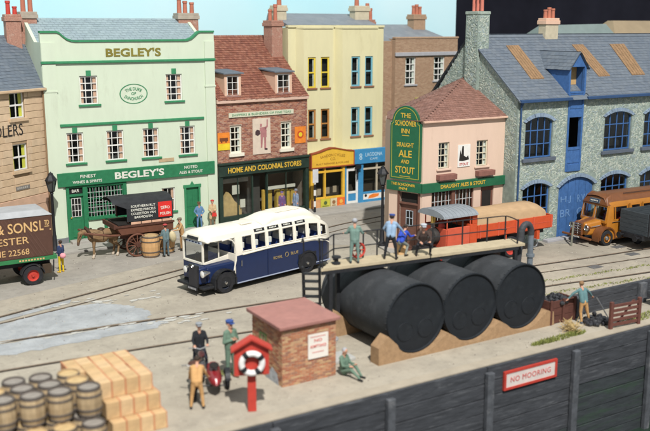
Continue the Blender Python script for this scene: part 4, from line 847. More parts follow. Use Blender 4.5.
b = MB(); b.hexa([(-.945, .62, 2.36), (-.93, .62, 2.36), (-.93, 1.43, 2.36), (-.945, 1.43, 2.36)], [(-.88, .64, 2.5), (-.86, .64, 2.5), (-.86, 1.41, 2.5), (-.88, 1.41, 2.5)]); b.build('destination_blind', black, db)
box('route_card', M('pale_blue_card', (.45, .52, .62), .6), body, -.885, -.86, .45, 1.55, 2.19, 2.29); b = MB(); [b.box(-.892, -.886, .55 + .22 * i, .68 + .22 * i, 2.215, 2.265) for i in range(5)]; b.build('card_print', navy, body)
# bonnet, radiator, lamps, wings
b = MB(); b.hexa([(-1.12, .36, .5), (-.72, .28, .5), (-.72, 1.2, .5), (-1.12, 1.02, .5)], [(-1.08, .42, 1.2), (-.72, .32, 1.26), (-.72, 1.15, 1.26), (-1.08, .96, 1.2)]); b.build('bonnet', navy, A, bevel=.07)
b = MB(); b.box(-1.2, -1.06, .4, 1.0, .36, 1.34); r_ = b.build('radiator', M('radiator_black', (.02, .02, .022), .35, .2, spec=.5), A, bevel=.04)
b = MB(); [b.box(-1.215, -1.2, .44 + .055 * i, .46 + .055 * i, .42, 1.22) for i in range(10)]; b.build('grille', M('grille_grey', (.045, .045, .05), .4), r_); b = MB(); b.torus((-1.21, .7, 1.27), .06, .015, 'x', 14, 6); b.build('badge', chrome, r_)
box('number_plate', black, A, -1.25, -1.2, .36, 1.05, .26, .40, bevel=.01); b = MB(); [b.box(-1.257, -1.2505, .41 + .1 * i, .475 + .1 * i, .29, .37) for i in range(6)]; b.build('plate_lettering', M('plate_grey', (.35, .35, .36)), A)
lampg = M('lamp_glass', (.75, .75, .72), .1, .03, spec=.8)
for y in (.12, 1.34):
    b = MB(); b.lathe([(.06, -.75), (.13, -1.0), (.155, -1.08), (.155, -1.12)], (0, y, 1.02), 18, 'x'); o = b.build('headlamp', chrome, A, smooth=True); b = MB(); b.lathe([(.001, -1.15), (.08, -1.14), (.14, -1.121)], (0, y, 1.02), 18, 'x', cap=False); b.build('lamp_lens', lampg, o, smooth=True)
for y0, y1 in ((-.05, .42), (1.62, 2.1)): fender(A, black, 0.0, y0, y1, .46, .56, 20, 200, .05); 
for y0, y1 in ((-.06, .0), (2.05, 2.11)): fender(A, black, 4.75, y0, y1, .46, .54, 5, 175, .06)
for y0, y1 in ((.0, .38), (1.04, 1.95)): box('front_valance', black, A, -1.15, -.5, y0, y1, .32, .44, bevel=.04)
hub = M('hub_navy', (.03, .035, .05), .4, .1)
for x in (0, 4.75):
    wheel(A, x, -.03, .46, .46, .28, rubber, hub); wheel(A, x, 1.82, .46, .46, .26, rubber, hub)
    b = MB(); b.lathe([(.001, -.06), (.06, -.05), (.09, .03)], (x, -.02, .46), 14, 'y', cap=False); b.build('hub_cap', chrome, A, smooth=True)
b = MB(); b.box(4.2, 5.3, -.022, -.005, .28, .95); b.build('wheel_arch', black, A); b = MB(); b.box(-.45, .5, -.022, -.004, .3, .9); b.build('wheel_arch', black, A)
b = MB(); b.box(.62, 4.2, -.03, -.012, .3, .345); b.box(5.3, 6.2, -.03, -.01, .38, .42); b.build('skirt_moulding', M('skirt_pale', (.35, .40, .52), .4), A)
b = MB(); P_ = [(x, pt(x, 2)[1] - .012, pt(x, 2)[2] + .0) for x in xs if x > .6]; b.path(P_, .03, 6); b.build('waist_moulding', ivory, A); b = MB(); b.path([(-.1, .06, 2.3), (.2, .04, 2.33), (.42, .02, 2.24), (.55, .0, 2.05), (.6, -.015, 1.7), (.58, -.02, 1.35), (.5, -.02, 1.08), (.46, -.02, .92)], .03, 6); b.build('bonnet_moulding', ivory, A)
b = MB(); b.prism([(4.3, 1.5), (5.2, 1.47), (5.9, 1.34), (6.2, 1.18), (6.1, 1.30), (5.2, 1.54)], 'y', -.03, -.016); b.build('side_flash', ivory, A)
box('cab_step', black, A, .52, .6, -.05, .1, .3, .6); b = MB(); b.tube((.86, -.05, 1.05), (.86, -.05, 1.3), .02); b.build('door_handle', chrome, A)
box('door_line', M('line_dark', (.004, .008, .03)), A, 2.36, 2.372, -.022, -.01, .36, 1.5)
for p, q in wv[1:5]:
    def cp(x, t, o): a, c = Vector(pt(x, 4)), Vector(pt(x, 5)); v = a + (c - a) * t; return (v.x, v.y - o, v.z + o * .3)
    v = MB(); v.hexa([cp(p + .02, .3, .0), cp(q - .02, .3, .0), cp(q - .02, .95, .0), cp(p + .02, .95, .0)], [cp(p + .02, .3, .014), cp(q - .02, .3, .014), cp(q - .02, .95, .014), cp(p + .02, .95, .014)]); v = v.build('quarterlight', black, A)
    b = MB(); k = 5
    for i in range(k): xa = p + .13 + (q - p - .26) * i / k; xc = xa + (q - p - .26) / k * .6; b.hexa([cp(xa, .5, .01), cp(xc, .5, .01), cp(xc, .78, .01), cp(xa, .78, .01)], [cp(xa, .5, .018), cp(xc, .5, .018), cp(xc, .78, .018), cp(xa, .78, .018)])
    b.build('glass_lettering', cw, v)
dl = M('dim_gold', (.36, .27, .12), .5); text('ROYAL', A, 2.95, 1.06, .52, .13, dl, -.02, bold=0); text('BLUE', A, 3.95, 1.10, .45, .13, dl, -.02, bold=0)
b = MB(); b.torus((3.48, -.02, 1.1), .1, .012, 'y', 16, 5); b.build('crest', dl, A)
sm = lambda t: max(0, min(1, t)) ** 2 * (3 - 2 * max(0, min(1, t)))
b = MB(); rows_ = []; ns = 18; na = 15
for i in range(ns):
    x = 2.25 + 3.85 * i / (ns - 1); h_ = .2 + .25 * sm((x - 2.3) / .85) * (1 - .72 * sm((x - 4.9) / 1.2)); hw_ = .84 - .20 * sm((x - 2.3) / .9) * (1 - .6 * sm((x - 4.8) / 1.3)) - (.25 * sm((x - 5.2) / .9)); row = []
    for k in range(na):
        a = math.pi * k / (na - 1); ca, sa = math.cos(a), math.sin(a); row.append((x, Wb / 2 - hw_ * math.copysign(abs(ca) ** .55, ca), 2.5 - .35 * sm((x - 5) / 1.1) + h_ * abs(sa) ** .55))
    rows_.append(row)
b.v = [p for r in rows_ for p in r]; b.f = [[i * na + k, (i + 1) * na + k, (i + 1) * na + k + 1, i * na + k + 1] for i in range(ns - 1) for k in range(na - 1)] + [list(range(na)), [(ns - 1) * na + k for k in range(na)]]; b.m = [0] * len(b.f)
pod = b.build('luggage_pod', ivory, A, smooth=True); b = MB(); b.box(3.4, 4.8, .6, 1.4, 2.93, 2.97); b.build('pod_hatch', ivory, pod, bevel=.02)
box('roof_hatch', ivory, A, 1.35, 1.95, .55, 1.2, 2.68, 2.76, bevel=.03); box('roof_vent', ivory, A, -.2, .3, .8, 1.3, 2.68, 2.735, bevel=.02)
b = MB(); b.torus((-.45, 1.3, 1.45), .2, .02, 'x', 18, 6); b.build('steering_wheel', black, A)

A.scale = (1.035,) * 3
# ---- brown and mustard coach
must = M('mustard_paint', (.40, .155, .018), .35, .1, 3, spec=.5); brn = M('coach_brown', (.165, .06, .02), .4, .12, 4, spec=.5)
Bc = empty('coach', (37.45, 31.95, 0), -3, 'mustard and brown vintage coach with chrome grille parked by the warehouse', 'coach')
W2 = 2.1; xs = [.05, .2, .42, .55, 1.42, 1.52, 1.75, 2.4, 2.62, 3.6, 3.75, 4.7, 4.85, 5.8, 5.95, 6.6, 6.9, 7.1]
b2, pt2 = coach_body(Bc, W2, xs, 1.22, 1.38, 2.08, 2.35, 2.72, .3, [(.42, .55), (.55, 1.42), (1.75, 2.4), (2.62, 3.6), (3.75, 4.7), (4.85, 5.8)], lambda x: .12 * max(0, (.42 - x) / .37) ** 2 + (0 if x < 6.2 else .2 * ((x - 6.2) / .9) ** 2), lambda x: 1 - .08 * max(0, (.5 - x) / .45) ** 2 - (0 if x < 5.8 else .4 * ((x - 5.8) / 1.3) ** 2), must, must, brn, 2.3, seat=seatr)
b = MB(); 
for y0, y1 in ((.12, .2), (.98, 1.12), (1.9, 1.98)): b.hexa([(-.06, y0, 1.3), (.06, y0, 1.3), (.06, y1, 1.3), (-.06, y1, 1.3)], [(.1, y0, 2.1), (.22, y0, 2.1), (.22, y1, 2.1), (.1, y1, 2.1)])
b.box(-.06, .1, .12, 1.98, 1.18, 1.34); b.box(.06, .22, .12, 1.98, 2.04, 2.14); b.build('windscreen_frame', must, b2, bevel=.02)
for y0, y1 in ((.2, .98), (1.12, 1.9)):
    b = MB(); b.poly([(-.0, y0, 1.34), (-.0, y1, 1.34), (.15, y1, 2.04), (.15, y0, 2.04)]); b.build('windscreen', GLS, b2, recalc=False)
    b = MB(); A_ = [(-.03, y0, 1.34), (-.03, y1, 1.34), (.12, y1, 2.04), (.12, y0, 2.04)]; [b.tube(u, v, .02, .02, 5) for u, v in zip(A_, A_[1:] + A_[:1])]; b.build('screen_surround', chrome, b2)
b = MB(); b.hexa([(.0, .12, 2.12), (.3, .1, 2.12), (.3, 2.0, 2.12), (.0, 1.98, 2.12)], [(.12, .35, 2.55), (.5, .3, 2.72), (.5, 1.8, 2.72), (.12, 1.75, 2.55)]); b.build('front_dome', brn, b2, smooth=True, bevel=.05)
b = MB(); b.hexa([(-.03, .68, 2.2), (.05, .68, 2.2), (.05, 1.42, 2.2), (-.03, 1.42, 2.2)], [(.04, .68, 2.44), (.12, .68, 2.44), (.12, 1.42, 2.44), (.04, 1.42, 2.44)]); d = b.build('destination_box', chrome, b2, bevel=.01)
b = MB(); b.hexa([(-.036, .73, 2.23), (-.03, .73, 2.23), (-.03, 1.37, 2.23), (-.036, 1.37, 2.23)], [(.026, .73, 2.41), (.03, .73, 2.41), (.03, 1.37, 2.41), (.026, 1.37, 2.41)]); b.build('destination_blind', M('blind_navy', (.03, .045, .09)), d)
b = MB(); [b.box(-.034 + .0, -.02, .8 + .11 * i, .87 + .11 * i, 2.29, 2.36) for i in range(5)]; b.build('blind_lettering', cw, d)
b = MB(); b.hexa([(-1.0, .62, .55), (.05, .35, .55), (.05, 1.75, .55), (-1.0, 1.48, .55)], [(-.95, .7, 1.18), (.02, .42, 1.36), (.02, 1.68, 1.36), (-.95, 1.4, 1.18)]); b.build('bonnet', must, Bc, bevel=.1)
b = MB(); b.hexa([(-.98, .86, 1.12), (.05, .8, 1.3), (.05, 1.3, 1.3), (-.98, 1.24, 1.12)], [(-.98, .9, 1.22), (.05, .84, 1.4), (.05, 1.26, 1.4), (-.98, 1.2, 1.22)]); b.build('bonnet_top', brn, Bc, bevel=.05); b = MB(); b.path([(-.7, .5, 1.0), (-.1, .36, 1.08)], .025); b.build('bonnet_moulding', chrome, Bc)
b = MB(); b.box(-1.1, -.95, .78, 1.32, .5, 1.24); g_ = b.build('grille_shell', brn, Bc, bevel=.06)
for i in range(5): b = MB(); b.tube((-1.13, .8, .62 + .13 * i), (-1.13, 1.3, .62 + .13 * i), .028); b.build('grille_bar', chrome, g_)
b = MB(); b.tube((-1.13, 1.05, .5), (-1.13, 1.05, 1.22), .025); b.build('grille_bar', chrome, g_)
for y in (.5, 1.6):
    b = MB(); b.lathe([(.05, -.75), (.14, -.95), (.16, -1.03), (.16, -1.06)], (0, y, .98), 18, 'x'); o = b.build('headlamp', brn, Bc, smooth=True); b = MB(); b.torus((-1.06, y, .98), .15, .02, 'x', 18, 6); b.lathe([(.001, -1.1), (.08, -1.09), (.14, -1.06)], (0, y, .98), 18, 'x', cap=False); b.build('lamp_lens', chrome, o, smooth=True)
for y0, y1 in ((-.06, .5), (1.6, 2.16)): fender(Bc, brn, 0, y0, y1, .44, .52, -10, 190, .07); fender(Bc, brn, -.02, y0 + .04, y1 - .04, .42, .58, 120, 195, .05)
b = MB(); b.box(-1.25, -1.12, -.02, 2.12, .40, .52); b.build('bumper', brn, Bc, bevel=.04); box('number_plate', black, Bc, -1.28, -1.255, .7, 1.35, .40, .52); b = MB(); [b.box(-1.287, -1.281, .76 + .1 * i, .82 + .1 * i, .43, .5) for i in range(5)]; b.build('plate_lettering', white, Bc)
for x in (0, 4.6):
    for y in (-.04, 1.88): wheel(Bc, x, y, .42, .42, .26, rubber, must)
    b = MB(); b.lathe([(.001, -.09), (.09, -.07), (.14, .02)], (x, -.02, .42), 14, 'y', cap=False); b.build('hub_cap', chrome, Bc, smooth=True)
b = MB(); b.box(1.48, 1.56, -.05, .0, .36, 2.2); b.box(2.48, 2.56, -.05, .0, .36, 2.2); b.build('door_pillar', must, Bc); b = MB(); b.path([(x, -.03, 1.26) for x in (.3, 1.5, 3, 5, 6.5)], .025); b.path([(.5, -.03, .36), (6.5, -.03, .36)], .03); b.build('waist_moulding', chrome, Bc)
b = MB(); b.path([(x, pt2(x, 6)[1], pt2(x, 6)[2] + .07) for x in xs[4:15]], .025); b.build('luggage_rail', M('rail_dark', (.06, .03, .02)), Bc)

# ---- brown furniture van
vb = M('van_brown', (.085, .042, .03), .55, .12, 3); vgreen = M('van_green', (.03, .17, .06), .5, .1); vgrey = M('van_grey', (.36, .37, .38), .75, .1, 2); vl = M('van_letter', (.60, .38, .17), .6, .06); vch = M('chassis', (.02, .02, .022), .7)
V = empty('furniture_van', (2.7, 40.4, 0), 0, 'brown furniture van with cream lettering and green floor line at the left edge', 'van')
L_ = 7.55; b = MB()
b.box(0, L_, .0, 2.1, 1.3, 3.2); vbx = b.build('box_body', vb, V, bevel=.03)
b = MB(); [b.hexa([(x, -.012, 1.36), (x + .05, -.012, 1.36), (x + .05, .0, 1.36), (x, .0, 1.36)], [(x - 1.0, -.012, 3.12), (x - .95, -.012, 3.12), (x - .95, .0, 3.12), (x - 1.0, .0, 3.12)]) for x in [1.2 + .17 * i for i in range(37)]]; b.build('diagonal_boarding', M('van_brown_light', (.10, .052, .038), .6, .1), vbx, kind='stuff')
b = MB(); b.hexa([(-.05, -.05, 3.2), (L_ + .05, -.05, 3.2), (L_ + .05, 2.15, 3.2), (-.05, 2.15, 3.2)], [(0, .3, 3.42), (L_ - .25, .3, 3.42), (L_ - .25, 1.8, 3.42), (0, 1.8, 3.42)]); b.build('roof', vgrey, V, bevel=.03)
box('floor_rail', vgreen, V, -.02, L_ + .15, -.04, 2.12, 1.12, 1.3, bevel=.01); b = MB(); [b.box(6.0 + .13 * i, 6.08 + .13 * i, -.047, -.041, 1.18, 1.25) for i in range(9)]; b.build('rail_lettering', vl, V)
b = MB(); b.box(0, L_ - .1, .35, .5, .85, 1.12); b.box(0, L_ - .1, 1.6, 1.75, .85, 1.12); b.box(L_ - .3, L_ - .2, .3, 1.8, .6, 1.12); b.build('chassis', vch, V)
text('N & SONS', vbx, 5.75, 2.73, 2.35, .46, vl, -.02, bold=.01); text('L', vbx, 7.08, 2.75, .17, .46, vl, -.02); text('TD', vbx, 7.32, 2.86, .22, .22, vl, -.02); b = MB(); b.box(7.22, 7.42, -.026, -.013, 2.67, 2.70); b.box(7.44, 7.5, -.026, -.013, 2.5, 2.56); b.build('lettering', vl, vbx)
text('CESTER', vbx, 5.62, 2.15, 1.75, .32, vl, -.02, bold=0); text('PHONE 22568', vbx, 5.35, 1.62, 2.25, .27, vl, -.02, bold=0)
for y in (-.02, 1.85): wheel(V, 6.58, y, .46, .46, .28, rubber, red, .58); wheel(V, 1.2, y, .46, .46, .28, rubber, red, .58)
fender(V, vch, 6.58, -.04, .3, .46, .5, 10, 170, .05); box('rear_box', M('tool_box', (.06, .04, .025)), V, 7.05, 7.45, .1, .6, .45, .9, bevel=.02)
b = MB(); b.box(-1.9, -.05, .1, 2.0, .9, 2.6); b.build('cab', vb, V, bevel=.12); b = MB(); b.tube((L_ - .05, -.03, .55), (L_ - .02, -.03, 1.1), .03); b.build('rear_lamp_bracket', vch, V)

# ---- red steam lorry
X0 = 25.9; Wn = empty('steam_lorry', (X0, 32.75, 0), 0, 'red steam lorry with grey canopy and a pale sheeted load beside the inn', 'lorry')
lred = M('lorry_red', (.55, .095, .05), .5, .1, 4, c2=(.55, .07, .035), f2=.6); lor = M('lorry_orange_red', (.52, .075, .025), .5, .1, 4); sheetm = M('tarpaulin', (.45, .305, .175), .9, .1, 2, bump=.5, bs=3)
b = MB(); b.lathe([(.3, .85), (.38, .88), (.41, 1.0), (.41, 1.8)], (0, .9, 1.5), 24, 'x'); bo = b.build('boiler', M('smoky_black', (.04, .037, .035), .4, .3, 5), Wn, smooth=True)
b = MB(); b.lathe([(.001, .77), (.12, .78), (.3, .84)], (0, .9, 1.5), 20, 'x', cap=False); b.build('smokebox_door', M('door_brown', (.10, .06, .05), .35), bo, smooth=True)
for p, r_ in (((.74, .9, 1.5), .06), ((.98, .9, 1.95), .08)): b = MB(); b.sphere(p, r_); b.build('boiler_fitting', chrome, bo, smooth=True)
b = MB(); b.lathe([(.13, 1.95), (.1, 2.2), (.1, 2.65), (.14, 2.7), (.16, 2.85), (.11, 2.85)], (1.02, .9, 0), 16); b.build('chimney', M('chimney_iron', (.06, .05, .045), .5, .2), bo, smooth=True); b = MB(); b.lathe([(.12, 2.1), (.13, 2.6), (.11, 2.62)], (1.02, .9, 0), 16); b.build('chimney_band', M('brass', (.6, .42, .12), .3, .1, metal=.8), bo, smooth=True)
b = MB(); b.sphere((1.3, .6, 2.0), .17, sz=1.2); b.build('steam_dome', red, bo, smooth=True)
b = MB(); b.box(1.2, 2.6, -.0, .06, .85, 2.0); b.build('cab_side', lred, Wn, bevel=.03); b = MB(); b.box(1.2, 2.6, 1.74, 1.8, .85, 2.0); b.build('cab_side', lred, Wn, bevel=.03); b = MB(); b.box(1.15, 1.21, .05, 1.75, .85, 1.95); b.build('cab_front', lred, Wn, bevel=.02)
b = MB(); b.box(2.6, 3.05, -.02, 1.82, .85, 2.05); b.box(2.75, 3.05, -.02, .1, 2.05, 2.6); b.box(2.75, 3.05, 1.72, 1.82, 2.05, 2.6); b.box(2.95, 3.05, .1, 1.72, 2.05, 2.6); b.build('cab_back', lor, Wn, bevel=.02)
b = MB(); pr = [(-.15 + 1.05 * (1 - math.cos(R(t))), 2.52 + .34 * math.sin(R(t))) for t in range(0, 181, 15)]; b.prism(pr, 'x', .85, 3.0); can = b.build('canopy', M('canopy_grey', (.24, .265, .29), .7, .12, 3), Wn)
for i in range(9): xx = .95 + .24 * i; b = MB(); b.path([(xx, y, z + .008) for y, z in pr], .012, 5); b.build('canopy_seam', MATS['canopy_grey'], can)
for x in (1.2, 2.65):
    for y in (.06, 1.74): b = MB(); b.tube((x, y, 1.9), (x, y, 2.6), .03); b.build('canopy_post', lred, Wn)
b = MB(); b.torus((2.1, .6, 2.05), .2, .025, 'x', 18, 6); b.build('steering_wheel', black, Wn); box('coal_bunker', dark, Wn, 1.4, 2.5, .3, 1.5, .95, 1.9)
b = MB(); b.box(3.06, 8.2, -.04, 0.02, 1.3, 1.95); b.box(3.06, 8.2, 1.78, 1.84, 1.3, 1.95); b.box(8.14, 8.2, .02, 1.78, 1.3, 1.95); b.box(3.06, 8.14, .02, 1.78, 1.25, 1.34); b.build('flatbed', lor, Wn, bevel=.015)
b = MB(); [b.box(x, x + .06, -.065, -.04, 1.28, 1.98) for x in (3.2, 4.4, 5.6, 6.8, 8.05)]; b.box(3.06, 8.2, -.052, -.041, 1.6, 1.63); b.build('bed_strap', lred, Wn)
b = MB(); prf = [(.03, 1.5), (.03, 2.25), (.1, 2.42), (.5, 2.56), (.95, 2.6), (1.4, 2.56), (1.7, 2.35), (1.76, 1.5)]; xsn = [3.1, 3.3, 4, 5, 6, 6.9, 7.5, 7.75]; rs = [.93, .98, 1.0, .98, 1.01, .99, .95, .8]
ring = [[(x, y, 1.5 + (z - 1.5) * k + (random.uniform(-.03, .03) if z > 1.6 else 0)) for y, z in prf] for x, k in zip(xsn, rs)]; n8 = len(prf); b.v = [p for r in ring for p in r]; b.f = [[i * n8 + j, (i + 1) * n8 + j, (i + 1) * n8 + j + 1, i * n8 + j + 1] for i in range(len(ring) - 1) for j in range(n8 - 1)] + [list(range(n8)), [(len(ring) - 1) * n8 + j for j in range(n8)]]; b.m = [0] * len(b.f)
tag(b.build('sheeted_load', sheetm, smooth=True), 'pale tan sheeted load lying on the red steam lorry bed', 'load').location = (X0, 32.75, 0)
for x, r in ((.75, .45), (2.75, .55), (5.4, .55)):
    for y in (-.02, 1.6): wheel(Wn, x, y, r, r, .22, rubber, red, .72)
b = MB(); b.box(2.6, 8.0, .4, .55, .95, 1.25); b.box(2.6, 8.0, 1.25, 1.4, .95, 1.25); b.box(4.9, 5.9, .1, 1.7, .6, .95); b.box(.3, 2.5, .2, 1.6, .6, .95); b.build('chassis', vch, Wn)
b = MB(); b.box(7.1, 7.3, -.04, .3, .75, 1.2); b.box(4.9, 5.0, -.05, 0, .5, 1.25); b.build('bracket', lor, Wn)

# ---- open goods wagon at the right edge
ww = M('wagon_grey', (.045, .055, .062), .85, .25, 3, bump=.3, stretch=(.5, 1, 4)); Gw = empty('goods_wagon', (37.95, 29.8, 0), -4, 'dark grey planked goods wagon half out of frame in front of the brown coach', 'wagon')
for k in range(5):
    z = .85 + .235 * k
    for nm, a in (('plank', (0, 5, 0, .07)), ('plank', (0, 5, 1.83, 1.9)), ('plank', (0, .07, .075, 1.825)), ('plank', (4.93, 5, .075, 1.825))): box(nm, ww, Gw, *a, z, z + .225, bevel=.008)
b = MB(); [b.box(x, x + .09, -.05, -.003, .8, 2.05) for x in (.05, 1.6, 3.3, 4.85)]; b.build('strapping', black, Gw); b = MB(); b.box(-.1, 5.1, .2, 1.7, .6, .845); b.build('underframe', black, Gw); box('floor', ww, Gw, .1, 4.9, .1, 1.8, .86, .9)
for x in (1.2, 3.9):
    for y in (.1, 1.6): wheel(Gw, x, y, .42, .42, .14, black, black, .85)
for y in (.4, 1.5): b = MB(); b.tube((-.1, y, .72), (-.4, y, .72), .05); b.lathe([(.16, -.45), (.16, -.4)], (0, y, .72), 14, 'x'); b.build('buffer', black, Gw)

# ---- horse and parcels cart
Cc = empty('parcels_cart', (13.2, 42.95, 0), 0, 'brown horse drawn parcels cart with black lettered tilt and red panel', 'cart')
canvas = M('black_canvas', (.025, .027, .03), .75, .25, 3, bump=.25, bs=8); cartb = M('cart_brown', (.14, .058, .035), .7, .15, 5); pinkb = M('cart_board', (.56, .34, .23), .7, .12)
b = MB(); b.hexa([(1.15, .02, 1.2), (3.95, .02, 1.2), (3.95, 1.7, 1.2), (1.15, 1.7, 1.2)], [(.85, -.02, 1.68), (3.95, -.02, 1.68), (3.95, 1.75, 1.68), (.85, 1.75, 1.68)]); b.build('cart_bed', cartb, Cc, bevel=.02)
b = MB(); b.box(.8, 3.98, -.07, -.025, 1.6, 1.7); b.box(.75, .85, -.05, 1.78, 1.55, 1.78); b.build('bed_rail', brownw, Cc); [box('side_board', pinkb, Cc, 1.65 + .56 * i, 2.17 + .56 * i, -.06, -.02, 1.71, 1.83, bevel=.01) for i in range(4)]
prf = [(-.03, 1.86), (-.05, 2.55), (.05, 2.85), (.35, 3.02), (.85, 3.08), (1.38, 3.02), (1.68, 2.85), (1.78, 2.55), (1.76, 1.86)]; b = MB()
for x0, x1 in ((1.5, 3.95),): 
    o_ = [(x0, y, z) for y, z in prf]; t_ = [(x1, y, z) for y, z in prf]; n9 = len(prf)
    b.v = o_ + t_ + [(x0, .87 + (y - .87) * .96, z - .03) for y, z in prf] + [(.75 if z > 2.6 else 1.45, y, z + .0) for y, z in prf]
    b.f = [[j, n9 + j, n9 + j + 1, j + 1] for j in range(n9 - 1)] + [[n9 + j for j in range(n9)]] + [[3 * n9 + j, j, j + 1, 3 * n9 + j + 1] for j in range(n9 - 1)]; b.m = [0] * len(b.f)
tl = b.build('tilt', canvas, Cc, recalc=False)
for x in (1.52, 3.9): b = MB(); b.path([(x, .87 + (y - .87) * .95, z - .05) for y, z in prf], .03); b.build('tilt_hoop', brownw, Cc)
for t_, z in (('SOUTHERN RLY', 2.64), ('EXPRESS PARCELS', 2.45), ('COLLECTION VAN', 2.26), ('BARMOUTH', 2.07)): text(t_, tl, 2.32, z, 1.3 if 'B' not in t_[:1] else .95, .125, cw, -.065)
p = box('red_panel', M('panel_red', (.62, .03, .025), .6, .08), tl, 3.12, 3.86, -.075, -.055, 1.95, 2.74); text('ZEBO', p, 3.49, 2.45, .5, .15, cw, -.08, arc=.7); text('POLISH', p, 3.49, 2.13, .55, .14, cw, -.08)
box('cart_interior', dark, Cc, 1.0, 3.9, .05, 1.7, 1.7, 1.76)
def cart_wheel(x, y, r, n):
    b = MB(); b.torus((x, y, r), r - .05, .05, 'y', 28, 8); w_ = b.build('wheel', cartb, Cc, smooth=True)
    for i in range(n):
        a = 2 * math.pi * i / n; b = MB(); b.tube((x, y, r), (x + (r - .06) * math.cos(a), y, r + (r - .06) * math.sin(a)), .032, .022, 6); b.build('spoke', cartb, w_)
    b = MB(); b.lathe([(.1, -.12), (.13, 0), (.1, .12)], (x, y, r), 14, 'y'); b.build('hub', brownw, w_, smooth=True)
for y in (-.05, 1.78): cart_wheel(1.95, y, .62, 12)
for y in (.1, 1.65): cart_wheel(3.55, y, .5, 10)
for y in (.15, 1.6): b = MB(); b.path([(1.6, y, 1.15), (.6, y - .0, 1.22), (-.65, y + (.22 if y < 1 else -.22), 1.45)], .055, 8); b.build('shaft', cartb, Cc)
b = MB(); b.box(1.2, 3.9, .3, .45, .95, 1.2); b.box(1.2, 3.9, 1.3, 1.45, .95, 1.2); b.tube((1.95, 0, .62), (1.95, 1.75, .62), .05); b.tube((3.55, .1, .5), (3.55, 1.65, .5), .05); b.box(3.2, 3.8, .2, 1.5, .5, .95); b.box(1.7, 2.2, .3, 1.45, .62, .95); b.build('undercarriage', brownw, Cc)
# motorcycles
chr_ = chrome
def motorcycle(loc, az, label, side=False):
    m = empty('motorcycle', loc, az, label, 'motorcycle', None)
    for x in (0, 1.35):
        b = MB(); b.torus((x, 0, .33), .27, .06, 'y', 22, 8); t = b.build('wheel', rubber, m, smooth=True)
        for i in range(8): b = MB(); a = i * math.pi / 4; b.tube((x, 0, .33), (x + .25 * math.cos(a), 0, .33 + .25 * math.sin(a)), .012, n=5); b.build('spoke', steel, t)
        fender(m, black, x, -.07, .07, .33, .35, 20, 170, .02)
    b = MB(); b.path([(0, -.08, .33), (.25, -.08, .95)], .03); b.path([(0, .08, .33), (.25, .08, .95)], .03); b.path([(.22, 0, .85), (.6, 0, .35), (1.0, 0, .35), (1.35, 0, .33)], .03); b.path([(.25, 0, .85), (.95, 0, .75), (1.35, 0, .33)], .028); b.build('frame', black, m)
    b = MB(); b.path([(.42, -.36, 1.02), (.3, -.2, 1.06), (.25, 0, 1.02), (.3, .2, 1.06), (.42, .36, 1.02)], .02); b.build('handlebar', chr_, m)
    b = MB(); b.sphere((.55, 0, .84), .2, 1.4, .65, .6); b.build('fuel_tank', black, m, smooth=True); b = MB(); b.sphere((1.05, 0, .82), .18, 1.3, .8, .35); b.build('saddle', brownw, m, smooth=True)
    b = MB(); b.lathe([(.12, 0), (.14, .1), (.1, .32)], (.62, 0, .38), 12); b.lathe([(.14, -.12), (.14, .12)], (.75, 0, .38), 14, 'y'); b.build('engine', steel, m, smooth=True)
    b = MB(); b.lathe([(.06, .1), (.11, 0), (.11, -.05)], (.1, 0, .92), 14, 'x'); b.build('headlamp', chr_, m, smooth=True)
    b = MB(); b.path([(.7, -.15, .3), (1.0, -.16, .25), (1.6, -.16, .27)], .035); b.build('exhaust', chr_, m)
    if side:
        b = MB(); rg = [(-.1, .01, .45), (.05, .16, .38), (.4, .22, .31), (.9, .23, .31), (1.25, .22, .4), (1.5, .04, .55)]; cy = -.68; n6 = 10
        b.v = [(x, cy + r * math.cos(2 * math.pi * i / n6), z + r * .85 + r * .85 * math.sin(2 * math.pi * i / n6)) for x, r, z in rg for i in range(n6)]
        b.f = [[k * n6 + i, k * n6 + (i + 1) % n6, (k + 1) * n6 + (i + 1) % n6, (k + 1) * n6 + i] for k in range(5) for i in range(n6)]; b.m = [0] * len(b.f)
        s_ = b.build('sidecar', M('sidecar_red', (.22, .018, .022), .3, .1, spec=.5), m, smooth=True); b = MB(); b.sphere((.75, cy, .83), .2, 1.3, .8, .3); b.build('sidecar_cockpit', dark, s_, smooth=True)
        b = MB(); b.torus((.75, cy - .42, .33), .27, .06, 'y', 22, 8); t = b.build('wheel', rubber, m, smooth=True); b = MB(); b.lathe([(.1, -.02), (.2, .02)], (.75, cy - .42, .33), 14, 'y'); b.build('rim', chrome, t); fender(m, black, .75, cy - .5, cy - .34, .33, .35, 10, 170, .02)
        b = MB(); b.path([(.3, 0, .35), (.3, cy - .3, .3)], .025); b.path([(1.1, 0, .35), (1.1, cy - .3, .3)], .025); b.build('sidecar_chassis', black, m)
    return m
motorcycle((10.35, 24.65, 0), 70, 'motorcycle with a red sidecar standing in front of the man in tan overalls', True)
motorcycle((11.2, 26.0, 0), 75, 'black motorcycle under the rider in black near the rails')
